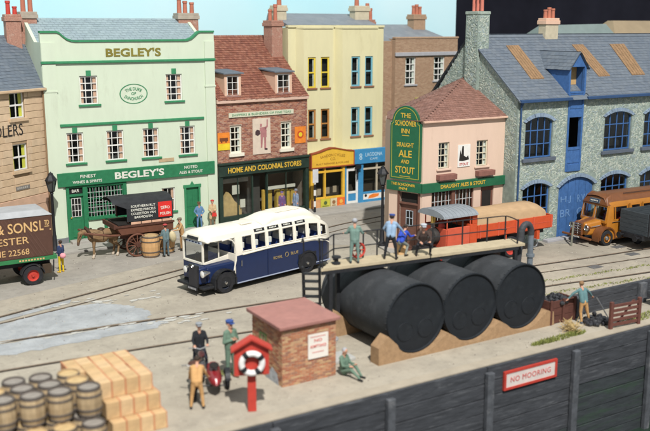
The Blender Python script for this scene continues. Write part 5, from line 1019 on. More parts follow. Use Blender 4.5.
# ================================================================ quayside things
tank_m = M('tank_black', (.036, .039, .043), .75, .2, 2, bump=.12, bs=30, c2=(.06, .063, .067), s2=1.6, f2=.52); tend_shaded = M('tank_end', (.012, .015, .019), .7, .2, 2.5, c2=(.022, .026, .03), s2=2, f2=.55)  # tank ends darker than the shell: their shade is painted into the colour
cork = M('cradle_board', (.33, .21, .115), .95, .18, 6, bump=.5, bs=25, c2=(.30, .18, .09), s2=4, f2=.55)
r = 1.27
for i, lab in enumerate(('left hand large black oil tank under the walkway', 'middle large black oil tank under the walkway', 'right hand large black oil tank under the walkway')):
    cx = (18.75, 21.27, 23.8)[i]; t = empty('oil_tank', (cx, 24.25, 0), 0, lab, 'tank', 'oil tanks under the walkway'); cz = 1.36; TL = (4.45, 3.9, 3.6)[i]
    b = MB(); b.lathe([(r - .02, .02), (r, .0), (r, TL), (r - .05, TL + .05)], (0, 0, cz), 56, 'y', cap=False); b.build('shell', tank_m, t, smooth=True)
    b = MB(); b.lathe([(.001, .05), (r - .06, .05), (r - .03, -.02), (r, -.02), (r + .02, .05)], (0, 0, cz), 56, 'y', cap=False); e = b.build('tank_end', tend_shaded, t, smooth=True); b = MB(); b.lathe([(r - .05, TL), (.001, TL + .1)], (0, 0, cz), 40, 'y', cap=False); b.build('tank_end', tend_shaded, t, smooth=True)
    for k in range(36): 
        a = 2 * math.pi * k / 36; b = MB() if k == 0 else b; b.sphere(((r + .012) * math.cos(a), .09, cz + (r + .012) * math.sin(a)), .026, n=6)
    b.build('rivet', tank_m, t, kind='stuff')
    for x in (-.46, .44): b = MB(); b.torus((x, .045, cz - .45), .34, .018, 'y', 28, 6); b.lathe([(.001, .03), (.32, .03), (.33, .05)], (x, 0, cz - .45), 24, 'y', cap=False); b.build('manhole', tend_shaded, t, smooth=True)
    for y in (1.1, 2.3, 3.4): b = MB(); b.torus((0, y, cz), r, .008, 'y', 56, 5); b.build('seam', tank_m, t)
for i, (y, lab) in enumerate(((24.0, 'front tan tank cradle with scooped top nearest the quay edge'), (27.3, 'rear tan tank cradle under the black tanks'))):
    pts = [(16.95, 0), (16.95, .62), (17.35, 1.0), (17.75, .62)]
    for c in (18.75, 21.27, 23.8):
        pts += [(c + (r + .02) * math.sin(R(a)), max(.06, 1.36 - (r + .02) * math.cos(R(a)))) for a in range(-45, 46, 10)]
        pts += [(c + 1.26, .66)] if c < 23 else [(25.0, .62), (25.35, .55), (25.4, 0)]
    b = MB(); b.prism(pts, 'y', y, y + .5); tag(b.build('tank_cradle', cork), lab, 'cradle', 'cradles under the oil tanks')
# walkway
deckm = M('deck_sand', (.45, .375, .25), .95, .12, 3, bump=.3, c2=(.38, .31, .20), s2=2, f2=.55)
Wk = empty('walkway', (16.15, 26.7, 0), -6, 'raised sand topped walkway with black railings over the oil tanks', 'walkway')
WZ = 2.86; b = MB(); pts = [(.1, 0), (9.25, 0), (9.25, .95), (1.0, .95)]; 
ed = []
for (xa, ya), (xc, yc) in zip(pts, pts[1:] + pts[:1]):
    for k in range(12): t = k / 12; ed.append((xa + (xc - xa) * t + random.uniform(-.02, .02), ya + (yc - ya) * t + random.uniform(-.025, .025)))
b.prism(ed, 'z', WZ, WZ + .1); b.build('deck', deckm, Wk); ironm = M('black_iron', (.022, .023, .026), .6, .25, 6)
b = MB(); b.box(.15, 8.95, .02, .1, WZ - .14, WZ - .003); b.build('girder', ironm, Wk); b = MB(); b.box(1.0, 8.95, .82, .9, WZ - .14, WZ - .003); b.build('girder', ironm, Wk)
for x, y in ((.5, .06), (1.2, .86), (8.8, .06), (8.8, .86)): b = MB(); b.box(x - .07, x + .07, y - .07, y + .07, 0, WZ - .145); b.build('leg', ironm, Wk)
for x in (1.05, 2.3, 2.9, 4.2, 5.4, 6.8, 8.0, 8.9): b = MB(); b.tube((x, .9, WZ + .1), (x, .9, WZ + 1.1), .03); b.build('railing_post', ironm, Wk)
for z in (.55, 1.1): b = MB(); b.path([(.2, .1, WZ + z), (1.05, .9, WZ + z), (8.7, .9, WZ + z), (8.9, .8, WZ + z)], .026); b.build('handrail', ironm, Wk)
b = MB(); b.tube((.2, .1, WZ + .1), (.2, .1, WZ + 1.1), .03); b.build('railing_post', ironm, Wk); b = MB(); b.tube((8.92, .1, WZ + .1), (8.92, .1, WZ + 1.1), .035); b.path([(8.92, .1, WZ + 1.05), (8.9, .5, WZ + 1.1), (8.9, .85, WZ + 1.1)], .026); b.build('railing_post', ironm, Wk)
La = empty('ladder', (16.35, 26.95, 0), 55, 'black iron ladder with curved handrails at the left end of the walkway', 'ladder')
for y in (0, .6):
    b = MB(); b.hexa([(.62, y, 0), (.84, y, 0), (.84, y + .06, 0), (.62, y + .06, 0)], [(-.02, y, WZ + .08), (.2, y, WZ + .08), (.2, y + .06, WZ + .08), (-.02, y + .06, WZ + .08)]); b.build('stile', ironm, La)
    b = MB(); b.path([(-.2, y + .03, WZ + 1.1), (.2, y + .03, WZ + 1.12), (.5, y + .03, WZ + .95), (.62, y + .03, WZ + .5), (.72, y + .03, WZ - .4), (.95, y + .03, WZ - 1.2), (.9, y + .03, .9), (.75, y + .03, .7)], .03); b.build('curved_handrail', ironm, La)
for k in range(9): t = (k + .6) / 9.2; x = .73 - .64 * t; b = MB(); b.box(x - .1, x + .1, .06, .6, WZ * t - .03, WZ * t + .03); b.build('rung', ironm, La)
b = MB(); b.lathe([(.16, 0), (.16, .06), (.08, .08), (.08, .22), (.17, .24), (.17, .3)], (17.1, 27.0, WZ + .1), 14); tag(b.build('bollard', ironm, smooth=True), 'short black iron bollard on the left end of the walkway', 'bollard')
hw = empty('valve_wheel', (18.15, 27.12, WZ + .1), -6, 'red spoked valve wheel on the walkway beside the man in green', 'valve wheel'); b = MB(); b.torus((0, 0, .36), .27, .04, 'y', 24, 8); b.build('rim', red, hw, smooth=True)
for k in range(6): b = MB(); a = k * math.pi / 3; b.tube((0, 0, .36), (.26 * math.cos(a), 0, .36 + .26 * math.sin(a)), .022); b.build('spoke', red, hw)
b = MB(); b.lathe([(.07, -.1), (.07, .1)], (0, 0, .36), 12, 'y'); b.tube((0, .08, .36), (0, .08, 0), .04); b.build('stand', ironm, hw)
tag(box('packing_case', M('case_tan', (.62, .40, .2), .85, .12, 5), None, 19.85, 20.2, 26.85, 27.05, WZ + .1, WZ + .55, bevel=.01), 'small tan packing case on the walkway behind the crouching figure in blue', 'case')
hosem = M('hose_grey', (.05, .052, .058), .6, .2, 6, bump=.2)
hp = empty('filling_pipe', (25.6, 26.2, 0), 0, 'dark swan neck hose on a grey standpipe at the right end of the walkway', 'pipe')
arcp = [(-.18, 0, 2.0), (-.14, 0, 2.5), (-.05, 0, 3.1)] + [(.22 - .27 * math.cos(R(a)), 0, 3.25 + .36 * math.sin(R(a))) for a in range(10, 171, 20)] + [(.5, 0, 3.15)]
b = MB(); b.path(arcp, .135, 12); [b.sphere(p, .135, n=12) for p in arcp[1:-1]]; b.build('hose', hosem, hp, smooth=True); b = MB(); b.tube((.50, 0, 3.2), (.52, 0, 0), .12, n=12); b.lathe([(.17, 2.2), (.17, 2.32)], (.52, 0, 0), 16); b.build('standpipe', M('standpipe_grey', (.15, .175, .2), .6, .2, 5), hp, smooth=True); b = MB(); b.torus((.72, 0, 2.75), .17, .025, 'y', 20, 6); b.build('valve_ring', steel, hp, smooth=True)
# hut
hutb = [M('hut_brick_%s' % n, c, .9, .2, 8) for n, c in (('a', (.40, .17, .09)), ('b', (.45, .23, .13)), ('c', (.34, .13, .075)), ('d', (.46, .29, .16)), ('e', (.30, .15, .10)))]; hutm = M('hut_mortar', (.40, .29, .19), .95, .2)
Hu = empty('brick_hut', (13.2, 24.1, 0), 0, 'small square brick hut with dull red flat roof beside the lifebuoy', 'hut')
wall('wall', Hu, hutm, 2.05, 0, 2.0, (), depth=2.1); bricks(Hu, 2.05, .0, 2.0, (), hutb, 0, .22, .075, .013)
FR = (Hu, Matrix.Translation((0, 2.1, 0)) @ Matrix.Rotation(R(-90), 4, 'Z')); hw_ = [(.55, 1.05, .85, 1.5)]; bricks(Hu, 2.1, 0, 2.0, hw_, hutb, 0, .22, .075, .013)
window(Hu, .55, .85, .5, .65, 2, 1, M('hut_frame', (.12, .17, .06), .7), hutb[4], y=-.03, bar=.05); b = MB(); b.prism([(.95, 0), (1.9, 0), (1.8, .35), (1.45, .5), (1.2, .25)], 'y', -.036, -.03); b.build('lime_stain', M('lime_stain', (.38, .40, .42), .95, .3, 6), Hu); FR = None
hr = M('hut_roof', (.34, .165, .14), .85, .12, 3, bump=.2, c2=(.30, .15, .13), s2=2)
b = MB(); b.hexa([(-.15, -.14, 1.98), (2.15, -.14, 1.98), (2.15, 2.25, 2.0), (-.15, 2.25, 2.0)], [(-.16, -.15, 2.1), (2.16, -.15, 2.1), (2.16, 2.26, 2.14), (-.16, 2.26, 2.14)]); b.build('roof', hr, Hu, bevel=.02)
n_ = box('notice', M('notice_white', (.70, .66, .60), .7, .05), Hu, .95, 1.72, -.05, -.02, .78, 1.62); nr = M('notice_red', (.55, .13, .11), .7); text('NO', n_, 1.33, 1.4, .3, .1, nr, -.055); text('ADMITTANCE', n_, 1.33, 1.2, .62, .1, nr, -.055, bold=.005)
b = MB(); b.box(1.03, 1.62, -.056, -.051, 1.52, 1.54); b.box(1.1, 1.55, -.056, -.051, .98, 1.0); b.build('notice_line', nr, n_)
tag(box('concrete_slab', M('concrete', (.40, .40, .38), .9, .1, 3), None, 15.5, 16.6, 24.9, 25.7, 0, .12, bevel=.02), 'pale concrete slab between the brick hut and the tank cradle', 'slab')
b = MB(); b.path([(15.6, 25.4, .1), (15.6, 25.4, .75)], .06, 8); b.torus((15.85, 25.4, .78), .24, .05, 'z', 20, 8); tag(b.build('pipe_loop', M('pipe_grey', (.30, .31, .31), .5, .15), smooth=True), 'grey looped pipe at the right rear corner of the hut', 'pipe')
# lifebuoy
Lb = empty('lifebuoy_post', (11.52, 22.98, 0), -22, 'red post and gabled board holding a white lifebuoy at the quay edge', 'lifebuoy board')
b = MB(); b.hexa([(-.13, -.06, 0), (.13, -.06, 0), (.13, .08, 0), (-.13, .08, 0)], [(-.13, -.06, 1.35), (.13, -.06, 1.35), (.13, .08, 1.35), (-.13, .08, 1.35)]); b.build('post', red, Lb, bevel=.02)
b = MB(); b.prism([(-.53, 1.2), (.53, 1.2), (.53, 2.06), (0, 2.34), (-.53, 2.06)], 'y', -.1, .06); b.build('board', red, Lb, bevel=.015)
b = MB(); b.prism([(-.62, 1.98), (0, 2.34), (.62, 1.98), (.62, 2.07), (0, 2.44), (-.62, 2.07)], 'y', -.24, .14); b.build('board_roof', red, Lb, bevel=.015)
bu = MB(); bu.torus((0, -.2, 1.62), .31, .095, 'y', 36, 12); bu = bu.build('lifebuoy', M('buoy_white', (.74, .72, .70), .5, .04), None, smooth=True); bu.location = Lb.location; bu.rotation_euler = Lb.rotation_euler; tag(bu, 'white lifebuoy with black bands hanging on the red board', 'lifebuoy')
for a in (35, 125, 215, 305): b = MB(); c_, s_ = math.cos(R(a)), math.sin(R(a)); b.tube((.31 * c_ - .07 * s_, -.2, 1.62 + .31 * s_ + .07 * c_), (.31 * c_ + .07 * s_, -.2, 1.62 + .31 * s_ - .07 * c_), .102, n=14); b.build('band', black, bu, smooth=True)
# crates: three rising tiers
crt = [M('crate_%s' % n, c, .85, .16, 5, bump=.2, bs=20, c2=(.42, .27, .14), s2=2.5, f2=.58) for n, c in (('a', (.53, .36, .19)), ('b', (.49, .33, .17)), ('c', (.55, .385, .215)))]; crr = M('crate_band', (.50, .22, .11), .8, .15)
proto = MB(); proto.box(0, .42, 0, .6, 0, .5); 
def crate_mesh(k):
    b = MB(); b.box(0.006, .414, .006, .594, .003, .497); return b
first = None; cn = 0
names_row = ('front', 'second', 'third', 'rear'); pl_ = ['%s' % s for s in ('leftmost', 'second from left', 'second from right', 'rightmost')]
tier = {0: ('bottom tier', 7.1, 23.25, .0, 4), 1: ('middle tier', 7.1, 23.55, .515, 4), 2: ('top tier', 7.05, 23.85, 1.03, 4)}
nth = ('front', 'second', 'third', 'rear')
for lv in (0, 1, 2):
    nm, x0, y0, z0, nr_ = tier[lv]
    for ry in range(nr_ if lv == 2 else 2):
        for cx in (range(-1 if lv == 2 and ry > 1 else 0, 4)):
            c = MB(); c.box(.006, .404, .006, .574, .003, .507); c = c.build('crate', crt[(cx + ry + lv) % 3], None, bevel=.012); c.location = (x0 + .41 * cx + .07 * (2 - lv) , y0 + .58 * ry, z0)
            c.rotation_euler.z = R(random.uniform(-2.2, 2.2)); tag(c, ('tan crate %s in the %s row of the crate stack %s' % (pl_[cx], names_row[ry], nm)) if cx >= 0 else 'tan crate sticking out behind the barrels, %s row of the crate stack top tier' % names_row[ry], 'crate', 'tan crates stacked on the quay')
            if cx: box('edge_band', crr, c, -.003, .03, -.002, .576, .001, .5105)
            box('edge_band', crr, c, .38 if cx == 3 else .392, .4075 if cx == 3 else .4035, -.001, .575, .0015, .5095)
# barrels: an upper layer on a lower one
stv = [M('stave_%s' % n, c, .8, .2, 10, bump=.3, bs=15, stretch=(1, 1, .2)) for n, c in (('a', (.37, .27, .155)), ('b', (.32, .23, .13)), ('c', (.41, .305, .18)))]; hoopm = M('hoop_iron', (.10, .085, .075), .6, .2); headm = [M('head_dark', (.26, .235, .205), .8, .15, 6), M('head_light', (.50, .36, .18), .8, .15, 6)]
def barrel(x, y, z, r, h, lab, hd_, grp, sm=None):
    t = empty('barrel', (x, y, z), random.uniform(0, 90), lab, 'barrel', grp); prof = [(r * .84, 0), (r * .95, h * .2), (r, h * .5), (r * .95, h * .8), (r * .84, h)]
    n = 16; 
    for half in (0,):
        b = MB()
        for i in range(n):
            a0, a1 = 2 * math.pi * i / n + .012, 2 * math.pi * (i + 1) / n - .012; k = 1 - random.uniform(0, .012); m = random.randrange(3) if not sm else 0
            for (r0, h0), (r1, h1) in zip(prof[:-1], prof[1:]): b.add([(r0 * k * math.cos(a0), r0 * k * math.sin(a0), h0), (r0 * k * math.cos(a1), r0 * k * math.sin(a1), h0), (r1 * k * math.cos(a1), r1 * k * math.sin(a1), h1), (r1 * k * math.cos(a0), r1 * k * math.sin(a0), h1)], [(0, 1, 2, 3)], m)
        b.lathe([(r * .82, .03), (r * .93, h * .2), (r * .98, h * .5), (r * .93, h * .8), (r * .82, h * .97)], n=16, m=0, cap=False)
        b.build('staves', sm or stv, t, recalc=False)
    for hh, kk in ((.06, .88), (.26, .972), (.5, 1.004), (.74, .972), (.94, .88)):
        if hh == .5: continue
        b = MB(); b.lathe([(r * kk, h * hh - .03), (r * kk + .012, h * hh - .025), (r * kk + .012, h * hh + .025), (r * kk, h * hh + .03)], n=20, cap=False); b.build('hoop', hoopm, t)
    b = MB(); b.lathe([(.001, h - .05), (r * .8, h - .05)], n=18, cap=False); b.build('barrel_head', hd_, t); b = MB(); b.lathe([(r * .79, h - .05), (r * .79, h + .005), (r * .86, h + .005), (r * .86, h - .05)], n=18, cap=False); b.build('rim', hoopm if hd_ is headm[0] else stv[0], t)
    return t
ordw = ('rightmost', 'second from right', 'third from right', 'fourth from right', 'fifth from right')
for ry, row in enumerate(('front', 'middle', 'rear')):
    for cx in range(5 if ry < 1 else 4):
        barrel(6.67 - .745 * cx - .1 * ry + random.uniform(-.03, .03), 23.5 + .64 * ry + .1 * cx, .86, .36, .84, 'brown barrel, %s in the %s row of the upper layer' % (ordw[cx], row), headm[1 if (ry, cx) in ((1, 0), (2, 0), (1, 3), (0, 4)) else 0], 'barrels stacked two high on the quay')
for ry, row in enumerate(('front', 'second', 'third')):
    for cx in range(5 if ry == 0 else 4):
        barrel(6.6 - .745 * cx - .06 * ry + random.uniform(-.02, .02), 22.95 + .64 * ry + .1 * cx, 0, .36, .85, 'brown barrel, %s in the %s row of the lower layer' % (ordw[cx], row), headm[1 if cx in (1, 2) else 0], 'barrels stacked two high on the quay')
tanbar = M('pale_barrel', (.52, .31, .14), .8, .12, 8, stretch=(1, 1, .2))
barrel(15.75, 42.65, 0, .48, 1.12, 'large pale barrel standing by the cart wheels', headm[1], 'pale barrels beside the parcels cart', tanbar); barrel(16.75, 43.0, 0, .42, 1.05, 'pale barrel partly hidden behind the man with the sack', headm[1], 'pale barrels beside the parcels cart', tanbar)
# coal bin, coal heap, hurdle
binm = M('bin_board', (.10, .04, .03), .85, .25, 5, bump=.3); Bn = empty('coal_bin', (25.2, 24.05, 0), 0, 'dark red brown boarded coal bin beside the right hand tank', 'bin')
for k in range(3): z = .02 + .31 * k; box('plank', binm, Bn, 0, 1.35, 0, .06, z, z + .295, bevel=.01); box('plank', binm, Bn, 0, .06, .065, .85, z, z + .295, bevel=.01); box('plank', binm, Bn, 1.29, 1.35, .065, .85, z, z + .295, bevel=.01)
for x in (-.03, .64, 1.28): box('post', binm, Bn, x, x + .1, -.07, -.003, 0, 1.0, bevel=.01)
coal = M('coal', (.025, .026, .03), .35, .4, 10, spec=.6)
def lumps(name, n, cx, cy, rx, ry, h, lab):
    b = MB()
    for _ in range(n):
        a, q = random.uniform(0, 6.28), random.random() ** .5; z = h * (1 - q) * random.uniform(.4, 1); s_ = random.uniform(.05, .13); b.sphere((cx + rx * q * math.cos(a), cy + ry * q * math.sin(a), z + s_ * .5), s_, random.uniform(.7, 1.2), random.uniform(.7, 1.2), random.uniform(.6, 1), n=5)
    return tag(b.build(name, coal), lab, 'coal', kind='stuff')
lumps('coal_heap', 140, 26.95, 23.3, .55, .45, .4, 'heap of loose black coal at the feet of the bending man'); c_ = lumps('coal_heap', 90, 25.87, 24.45, .55, .4, .35, 'black coal heaped inside the boarded bin'); c_.location.z = .75
hurd = M('hurdle_brown', (.13, .05, .038), .8, .2, 5, bump=.2); Hd = empty('wooden_hurdle', (26.75, 22.42, 0), -5, 'red brown slatted hurdle standing near the quay edge', 'hurdle')
for x in (0, 1.45): box('post', hurd, Hd, x, x + .14, -.05, .07, 0, 1.12, bevel=.01)
for k in range(5): b = MB(); z = .12 + .19 * k; b.hexa([(.14, -.02, z), (1.45, -.02, z - .0), (1.45, .03, z), (.14, .03, z)], [(.14, -.02, z + .12), (1.45, -.02, z + .12), (1.45, .03, z + .12), (.14, .03, z + .12)]); b.build('slat', hurd, Hd, bevel=.008)
b = MB(); b.hexa([(.3, .035, .1), (.42, .035, .1), (.42, .07, .1), (.3, .07, .1)], [(1.2, .035, 1.05), (1.32, .035, 1.05), (1.32, .07, 1.05), (1.2, .07, 1.05)]); b.build('brace', hurd, Hd)
# street lamps, crossing pole
def lamp(x, y, h, lab):
    t = empty('street_lamp', (x, y, 0), 0, lab, 'street lamp', 'black street lamps')
    b = MB(); b.lathe([(.2, 0), (.2, .25), (.13, .35), (.11, .9), (.085, 1.0), (.07, h - 1.15), (.1, h - 1.1), (.06, h - 1.0)], n=14); b.build('post', black, t, smooth=True)
    b = MB(); b.lathe([(.13, h - 1.0), (.26, h - .42)], n=4, cap=False); l = b.build('lantern_glass', M('lantern_glass', (.06, .07, .07), .15, .1, spec=.6), t)
    b = MB(); [b.tube((.13 * math.cos(a), .13 * math.sin(a), h - 1.0), (.27 * math.cos(a), .27 * math.sin(a), h - .42), .025, n=5) for a in (0, math.pi / 2, math.pi, 1.5 * math.pi)]; b.lathe([(.12, h - 1.03), (.16, h - .98)], n=8); b.build('lantern_frame', black, l)
    b = MB(); b.lathe([(.32, h - .42), (.3, h - .36), (.14, h - .14), (.12, h - .06), (.03, h), (.001, h + .05)], n=8, cap=False); b.build('lantern_cap', black, t); return t
lamp(11.75, 45.9, 4.25, 'black street lamp standing before the green pub by the brown van'); lamp(26.95, 38.0, 4.4, 'black street lamp standing on the street left of the inn')
t = empty('crossing_pole', (28.35, 47.3, .12), 0, 'black and white banded crossing pole outside the yellow shop', 'crossing pole')
for k in range(6): b = MB(); b.lathe([(.075, .36 * k), (.075, .36 * k + .36)], n=12); b.build('band', white if k % 2 else black, t, smooth=True)
box('sign_plate', M('pole_sign', (.55, .56, .58), .6), t, -.2, .2, -.1, -.077, 1.9, 2.75, bevel=.01)
tag(box('stone_block', greyl, None, 35.2, 37.0, 34.05, 34.45, 0, .14, bevel=.02), 'low grey kerb block by the left side of the big blue doors', 'kerb block')
b = MB(); b.box(0, .12, 0, .05, 0, 1.3); o = b.build('post', M('weathered_post', (.20, .20, .16), .9, .2, 5), None, bevel=.02); o.location = (35.75, 32.9, .0); o.rotation_euler = (0, R(4), 0); tag(o, 'thin weathered post upright in front of the big blue doors', 'post')
# ================================================================ people and the horse
skin = M('skin', (.52, .28, .19), .7, .08, 6); greyh = M('hair_grey', (.33, .34, .36), .9, .15, 20); hairm = M('hair_dark', (.04, .028, .02), .8, .2, 20)
CL = {}
def cloth(c):
    k = tuple(c)
    if k not in CL: CL[k] = M('cloth_%d' % len(CL), c, .9, .14, 7, bump=.2, bs=30)
    return CL[k]
def capsules_mesh(name, caps, voxel, mats, smooth_it=6):
    """one continuous skin over tapered limbs; caps = (p, q, r0, r1, material index)"""
    b = MB()
    for p, q, r0, r1, m in caps:
        p, q = Vector(p), Vector(q); d = q - p; L_ = max(d.length, 1e-4); d = d / L_; a = d.orthogonal().normalized(); c = d.cross(a); n = 10; rings = []
        for k in range(4): t = math.pi / 2 * (k + .35) / 4; rings.append((p - d * r0 * math.cos(t), r0 * math.sin(t)))
        for k in range(4): t = math.pi / 2 * (3.65 - k) / 4; rings.append((q + d * r1 * math.cos(t), r1 * math.sin(t)))
        vs = [o + (a * math.cos(2 * math.pi * i / n) + c * math.sin(2 * math.pi * i / n)) * rr for o, rr in rings for i in range(n)]; N_ = len(rings)
        b.add(vs, [(k * n + i, k * n + (i + 1) % n, (k + 1) * n + (i + 1) % n, (k + 1) * n + i) for k in range(N_ - 1) for i in range(n)] + [list(range(n - 1, -1, -1)), [(N_ - 1) * n + i for i in range(n)]])
    tmp = b.build(name, mats[0]); md = tmp.modifiers.new('r', 'REMESH'); md.mode = 'VOXEL'; md.voxel_size = voxel; s_ = tmp.modifiers.new('s', 'SMOOTH'); s_.iterations = smooth_it; s_.factor = .5
    bpy.context.view_layer.update(); me = bpy.data.meshes.new_from_object(tmp.evaluated_get(bpy.context.evaluated_depsgraph_get())); bpy.data.objects.remove(tmp)
    me.materials.clear(); [me.materials.append(m) for m in mats]
    n = len(me.polygons); c = np.zeros(n * 3); me.polygons.foreach_get('center', c); c = c.reshape(-1, 3); best = np.full(n, 1e9); idx = np.zeros(n, dtype=np.int32)
    for p, q, r0, r1, m in caps:
        p, q = np.array(p), np.array(q); d = q - p; L2 = max(d @ d, 1e-8); t = np.clip((c - p) @ d / L2, 0, 1); ds = np.linalg.norm(c - p - t[:, None] * d, axis=1) - (r0 + (r1 - r0) * t); k = ds < best; best[k] = ds[k]; idx[k] = m
    me.polygons.foreach_set('material_index', idx); me.polygons.foreach_set('use_smooth', [True] * n); me.update(); return me
def nv(v): return Vector(v).normalized()
def person(loc, face, height, label, jacket, trousers, shoes=(.03, .025, .02), hair=None, hat=None, hatc=None, coat=0, lean=0, head=0, arms=None, legs=None, seat=False, voxel=.016, skinm=None, extra=None, hy=0):
    L = R(lean); s = Vector((0, math.sin(L), math.cos(L))); hip = Vector((0, 0, 0)); X = Vector((1, 0, 0))
    ar = arms or {}; lg = legs or {}
    ua = {-1: nv(ar.get('lu', (-.18, .02, -1))), 1: nv(ar.get('ru', (.18, .02, -1)))}; fa = {-1: nv(ar.get('lf', (-.05, .25, -1))), 1: nv(ar.get('rf', (.05, .25, -1)))}
    th = {-1: nv(lg.get('lu', (-.06, .03, -1))), 1: nv(lg.get('ru', (.06, .03, -1)))}; sh = {-1: nv(lg.get('ll', (-.03, -.03, -1))), 1: nv(lg.get('rl', (.03, -.03, -1)))}
    sw = .165; caps = []; J, T, S, K, H_ = 0, 1, 2, 3, 4
    chest = hip + s * .30; shm = hip + s * .45
    for k in (-1, 1): caps += [(hip + X * .07 * k, chest + X * .085 * k, .115, .115, J), (chest + X * .085 * k, shm + X * .1 * k, .11, .075, J)]
    caps += [(hip - Vector((0, 0, .09)), hip - Vector((0, 0, .03)), .115, .115, T), (shm, shm + s * .09, .06, .052, K)]
    Hd = L * .6 + R(head); hd_ = Vector((0, math.sin(Hd), math.cos(Hd))); hf = Vector((math.sin(R(hy)), math.cos(Hd), -math.sin(Hd))).normalized(); hc = shm + s * .09 + hd_ * .115
    caps += [(hc + hd_ * .03, hc + hd_ * .04, .092, .092, K), (hc - hd_ * .05 + hf * .025, hc - hd_ * .075 + hf * .035, .066, .052, K), (hc + hf * .088 - hd_ * .0, hc + hf * .105 - hd_ * .03, .014, .018, K), (hc + hf * .085 - hd_ * .068 - X * .02, hc + hf * .085 - hd_ * .068 + X * .02, .013, .013, K)]
    for k in (-1, 1): caps.append((hc + X * .092 * k + hd_ * .02, hc + X * .095 * k - hd_ * .015, .018, .014, K))
    hands = {}
    for k in (-1, 1):
        a = shm + X * sw * k - s * .015; e = a + ua[k] * .27; w_ = e + fa[k] * .24; caps += [(a, e, .066, .05, J), (e, w_, .05, .036, J)]
        pd = fa[k]; side = pd.cross(Vector((0, 0, 1))); side = side.normalized() if side.length > .2 else Vector((0, 1, 0)); pn = pd.cross(side); palm = w_ + pd * .085; hands[k] = palm
        caps += [(w_ + pd * .01, palm, .031, .034, K), (w_ + pd * .03 + side * .022, palm + side * .02, .024, .02, K), (w_ + pd * .03 - side * .022, palm - side * .02, .024, .02, K)]
        for i, (o, ln) in enumerate(((-.036, .062), (-.012, .075), (.012, .07), (.036, .055))):
            b0 = palm + side * o; m1 = b0 + (pd * .9 + pn * .25 * k).normalized() * ln * .55; caps += [(b0, m1, .0125, .0115, K), (m1, m1 + (pd * .6 + pn * .7 * k).normalized() * ln * .5, .0115, .01, K)]
        t0 = w_ + pd * .03 + side * .035; caps.append((t0, t0 + (pd * .6 + side * .7).normalized() * .07, .015, .012, K))
    low = 1e9
    for k in (-1, 1):
        a = hip + X * .085 * k - Vector((0, 0, .03)); kn = a + th[k] * .42; an = kn + sh[k] * .40; caps += [(a, kn, .095, .066, T), (kn, an, .064, .045, T)]
        fd = Vector((.12 * k, 1, 0)).normalized() if abs(sh[k].z) > .5 else (Vector((0, .3, 1))).normalized()
        heel = an + Vector((0, -.02, -.05)) if abs(sh[k].z) > .5 else an + sh[k] * .04; caps += [(an, heel, .045, .042, S), (heel, heel + fd * .17, .043, .036, S)]
        if coat: caps.append((hip + X * .07 * k, a + th[k] * coat, .12, .115 + .05 * coat, J))
    low = min(min(p[2] - r0, q[2] - r1) for p, q, r0, r1, m in caps)
    me = capsules_mesh('person', caps, voxel, [cloth(jacket), cloth(trousers), cloth(shoes), skinm or skin])
    o = bpy.data.objects.new('person', me); col.objects.link(o); k_ = height / 1.74
    o.scale = (k_,) * 3; o.rotation_euler.z = R(face - 90); o.location = (loc[0], loc[1], loc[2] - low * k_); tag(o, label, 'person')
    hm = Matrix((tuple(X), tuple(hf), tuple(hd_))).transposed()
    def onhead(b, name, mat):
        b.v = [tuple(hc + hm @ Vector(v)) for v in b.v]; q = b.build(name, mat, o, smooth=True); return q
    b = MB(); b.sphere((0, -.022, .045), .1, 1.0, .98, .92); onhead(b, 'hair', hair or hairm)
    for k in (-1, 1): b = MB(); b.sphere((.032 * k, .088, .012), .011); onhead(b, 'eye', black)
    if hat == 'cap': b = MB(); b.lathe([(.1, .05), (.115, .09), (.118, .115), (.09, .135), (.001, .138)], (0, -.01, 0), 16, cap=False); b.hexa([(-.08, .07, .05), (.08, .07, .05), (.06, .16, .045), (-.06, .16, .045)], [(-.08, .07, .062), (.08, .07, .062), (.06, .16, .057), (-.06, .16, .057)]); onhead(b, 'cap', cloth(hatc))
    if hat == 'hat': b = MB(); b.lathe([(.15, .06), (.15, .07), (.105, .075), (.1, .14), (.08, .16), (.001, .162)], (0, -.01, 0), 18, cap=False); onhead(b, 'hat', cloth(hatc))
    if hat == 'beret': b = MB(); b.sphere((0, -.015, .09), .12, 1, 1, .5); onhead(b, 'beret', cloth(hatc))
    o['_h'] = 0; del o['_h']
    mw = Matrix.LocRotScale(o.location, o.rotation_euler, o.scale); return o, {k: mw @ hands[k] for k in hands}
bluec = (.11, .21, .36); teal = (.10, .19, .17); grn = (.12, .19, .14); tanc = (.50, .29, .12); blk = (.018, .02, .024); gry = (.25, .27, .29)
person((12.12, 25.72, 0), 285, 2.05, 'man in green overalls and blue cap clasping his chest left of the hut', grn, grn, (.2, .13, .09), hat='cap', hatc=(.04, .08, .25), arms=dict(lu=(-.3, .1, -1), lf=(.75, .55, .35), ru=(.3, .1, -1), rf=(-.75, .5, .25)), voxel=.014)
person((10.15, 24.0, 0), 62, 1.72, 'man in tan overalls bending over the red sidecar', tanc, tanc, (.03, .03, .03), lean=38, head=15, arms=dict(lu=(-.3, .5, -1), lf=(-.1, .6, -.8), ru=(.35, .5, -1), rf=(.2, .7, -.7)), legs=dict(lu=(-.16, .08, -1), ll=(-.1, -.1, -1), ru=(.16, .12, -1), rl=(.1, -.12, -1)), voxel=.014)
person((11.55, 26.95, -.02), 255, 1.75, 'rider in black jacket and grey cap astride the black motorcycle', blk, (.03, .035, .05), hat='cap', hatc=gry, arms=dict(lu=(-.35, .5, -1), lf=(.1, .9, -.35), ru=(.35, .5, -1), rf=(-.1, .9, -.35)), legs=dict(lu=(-.28, .25, -1), ll=(-.1, -.1, -1), ru=(.28, .25, -1), rl=(.1, -.1, -1)), voxel=.016)
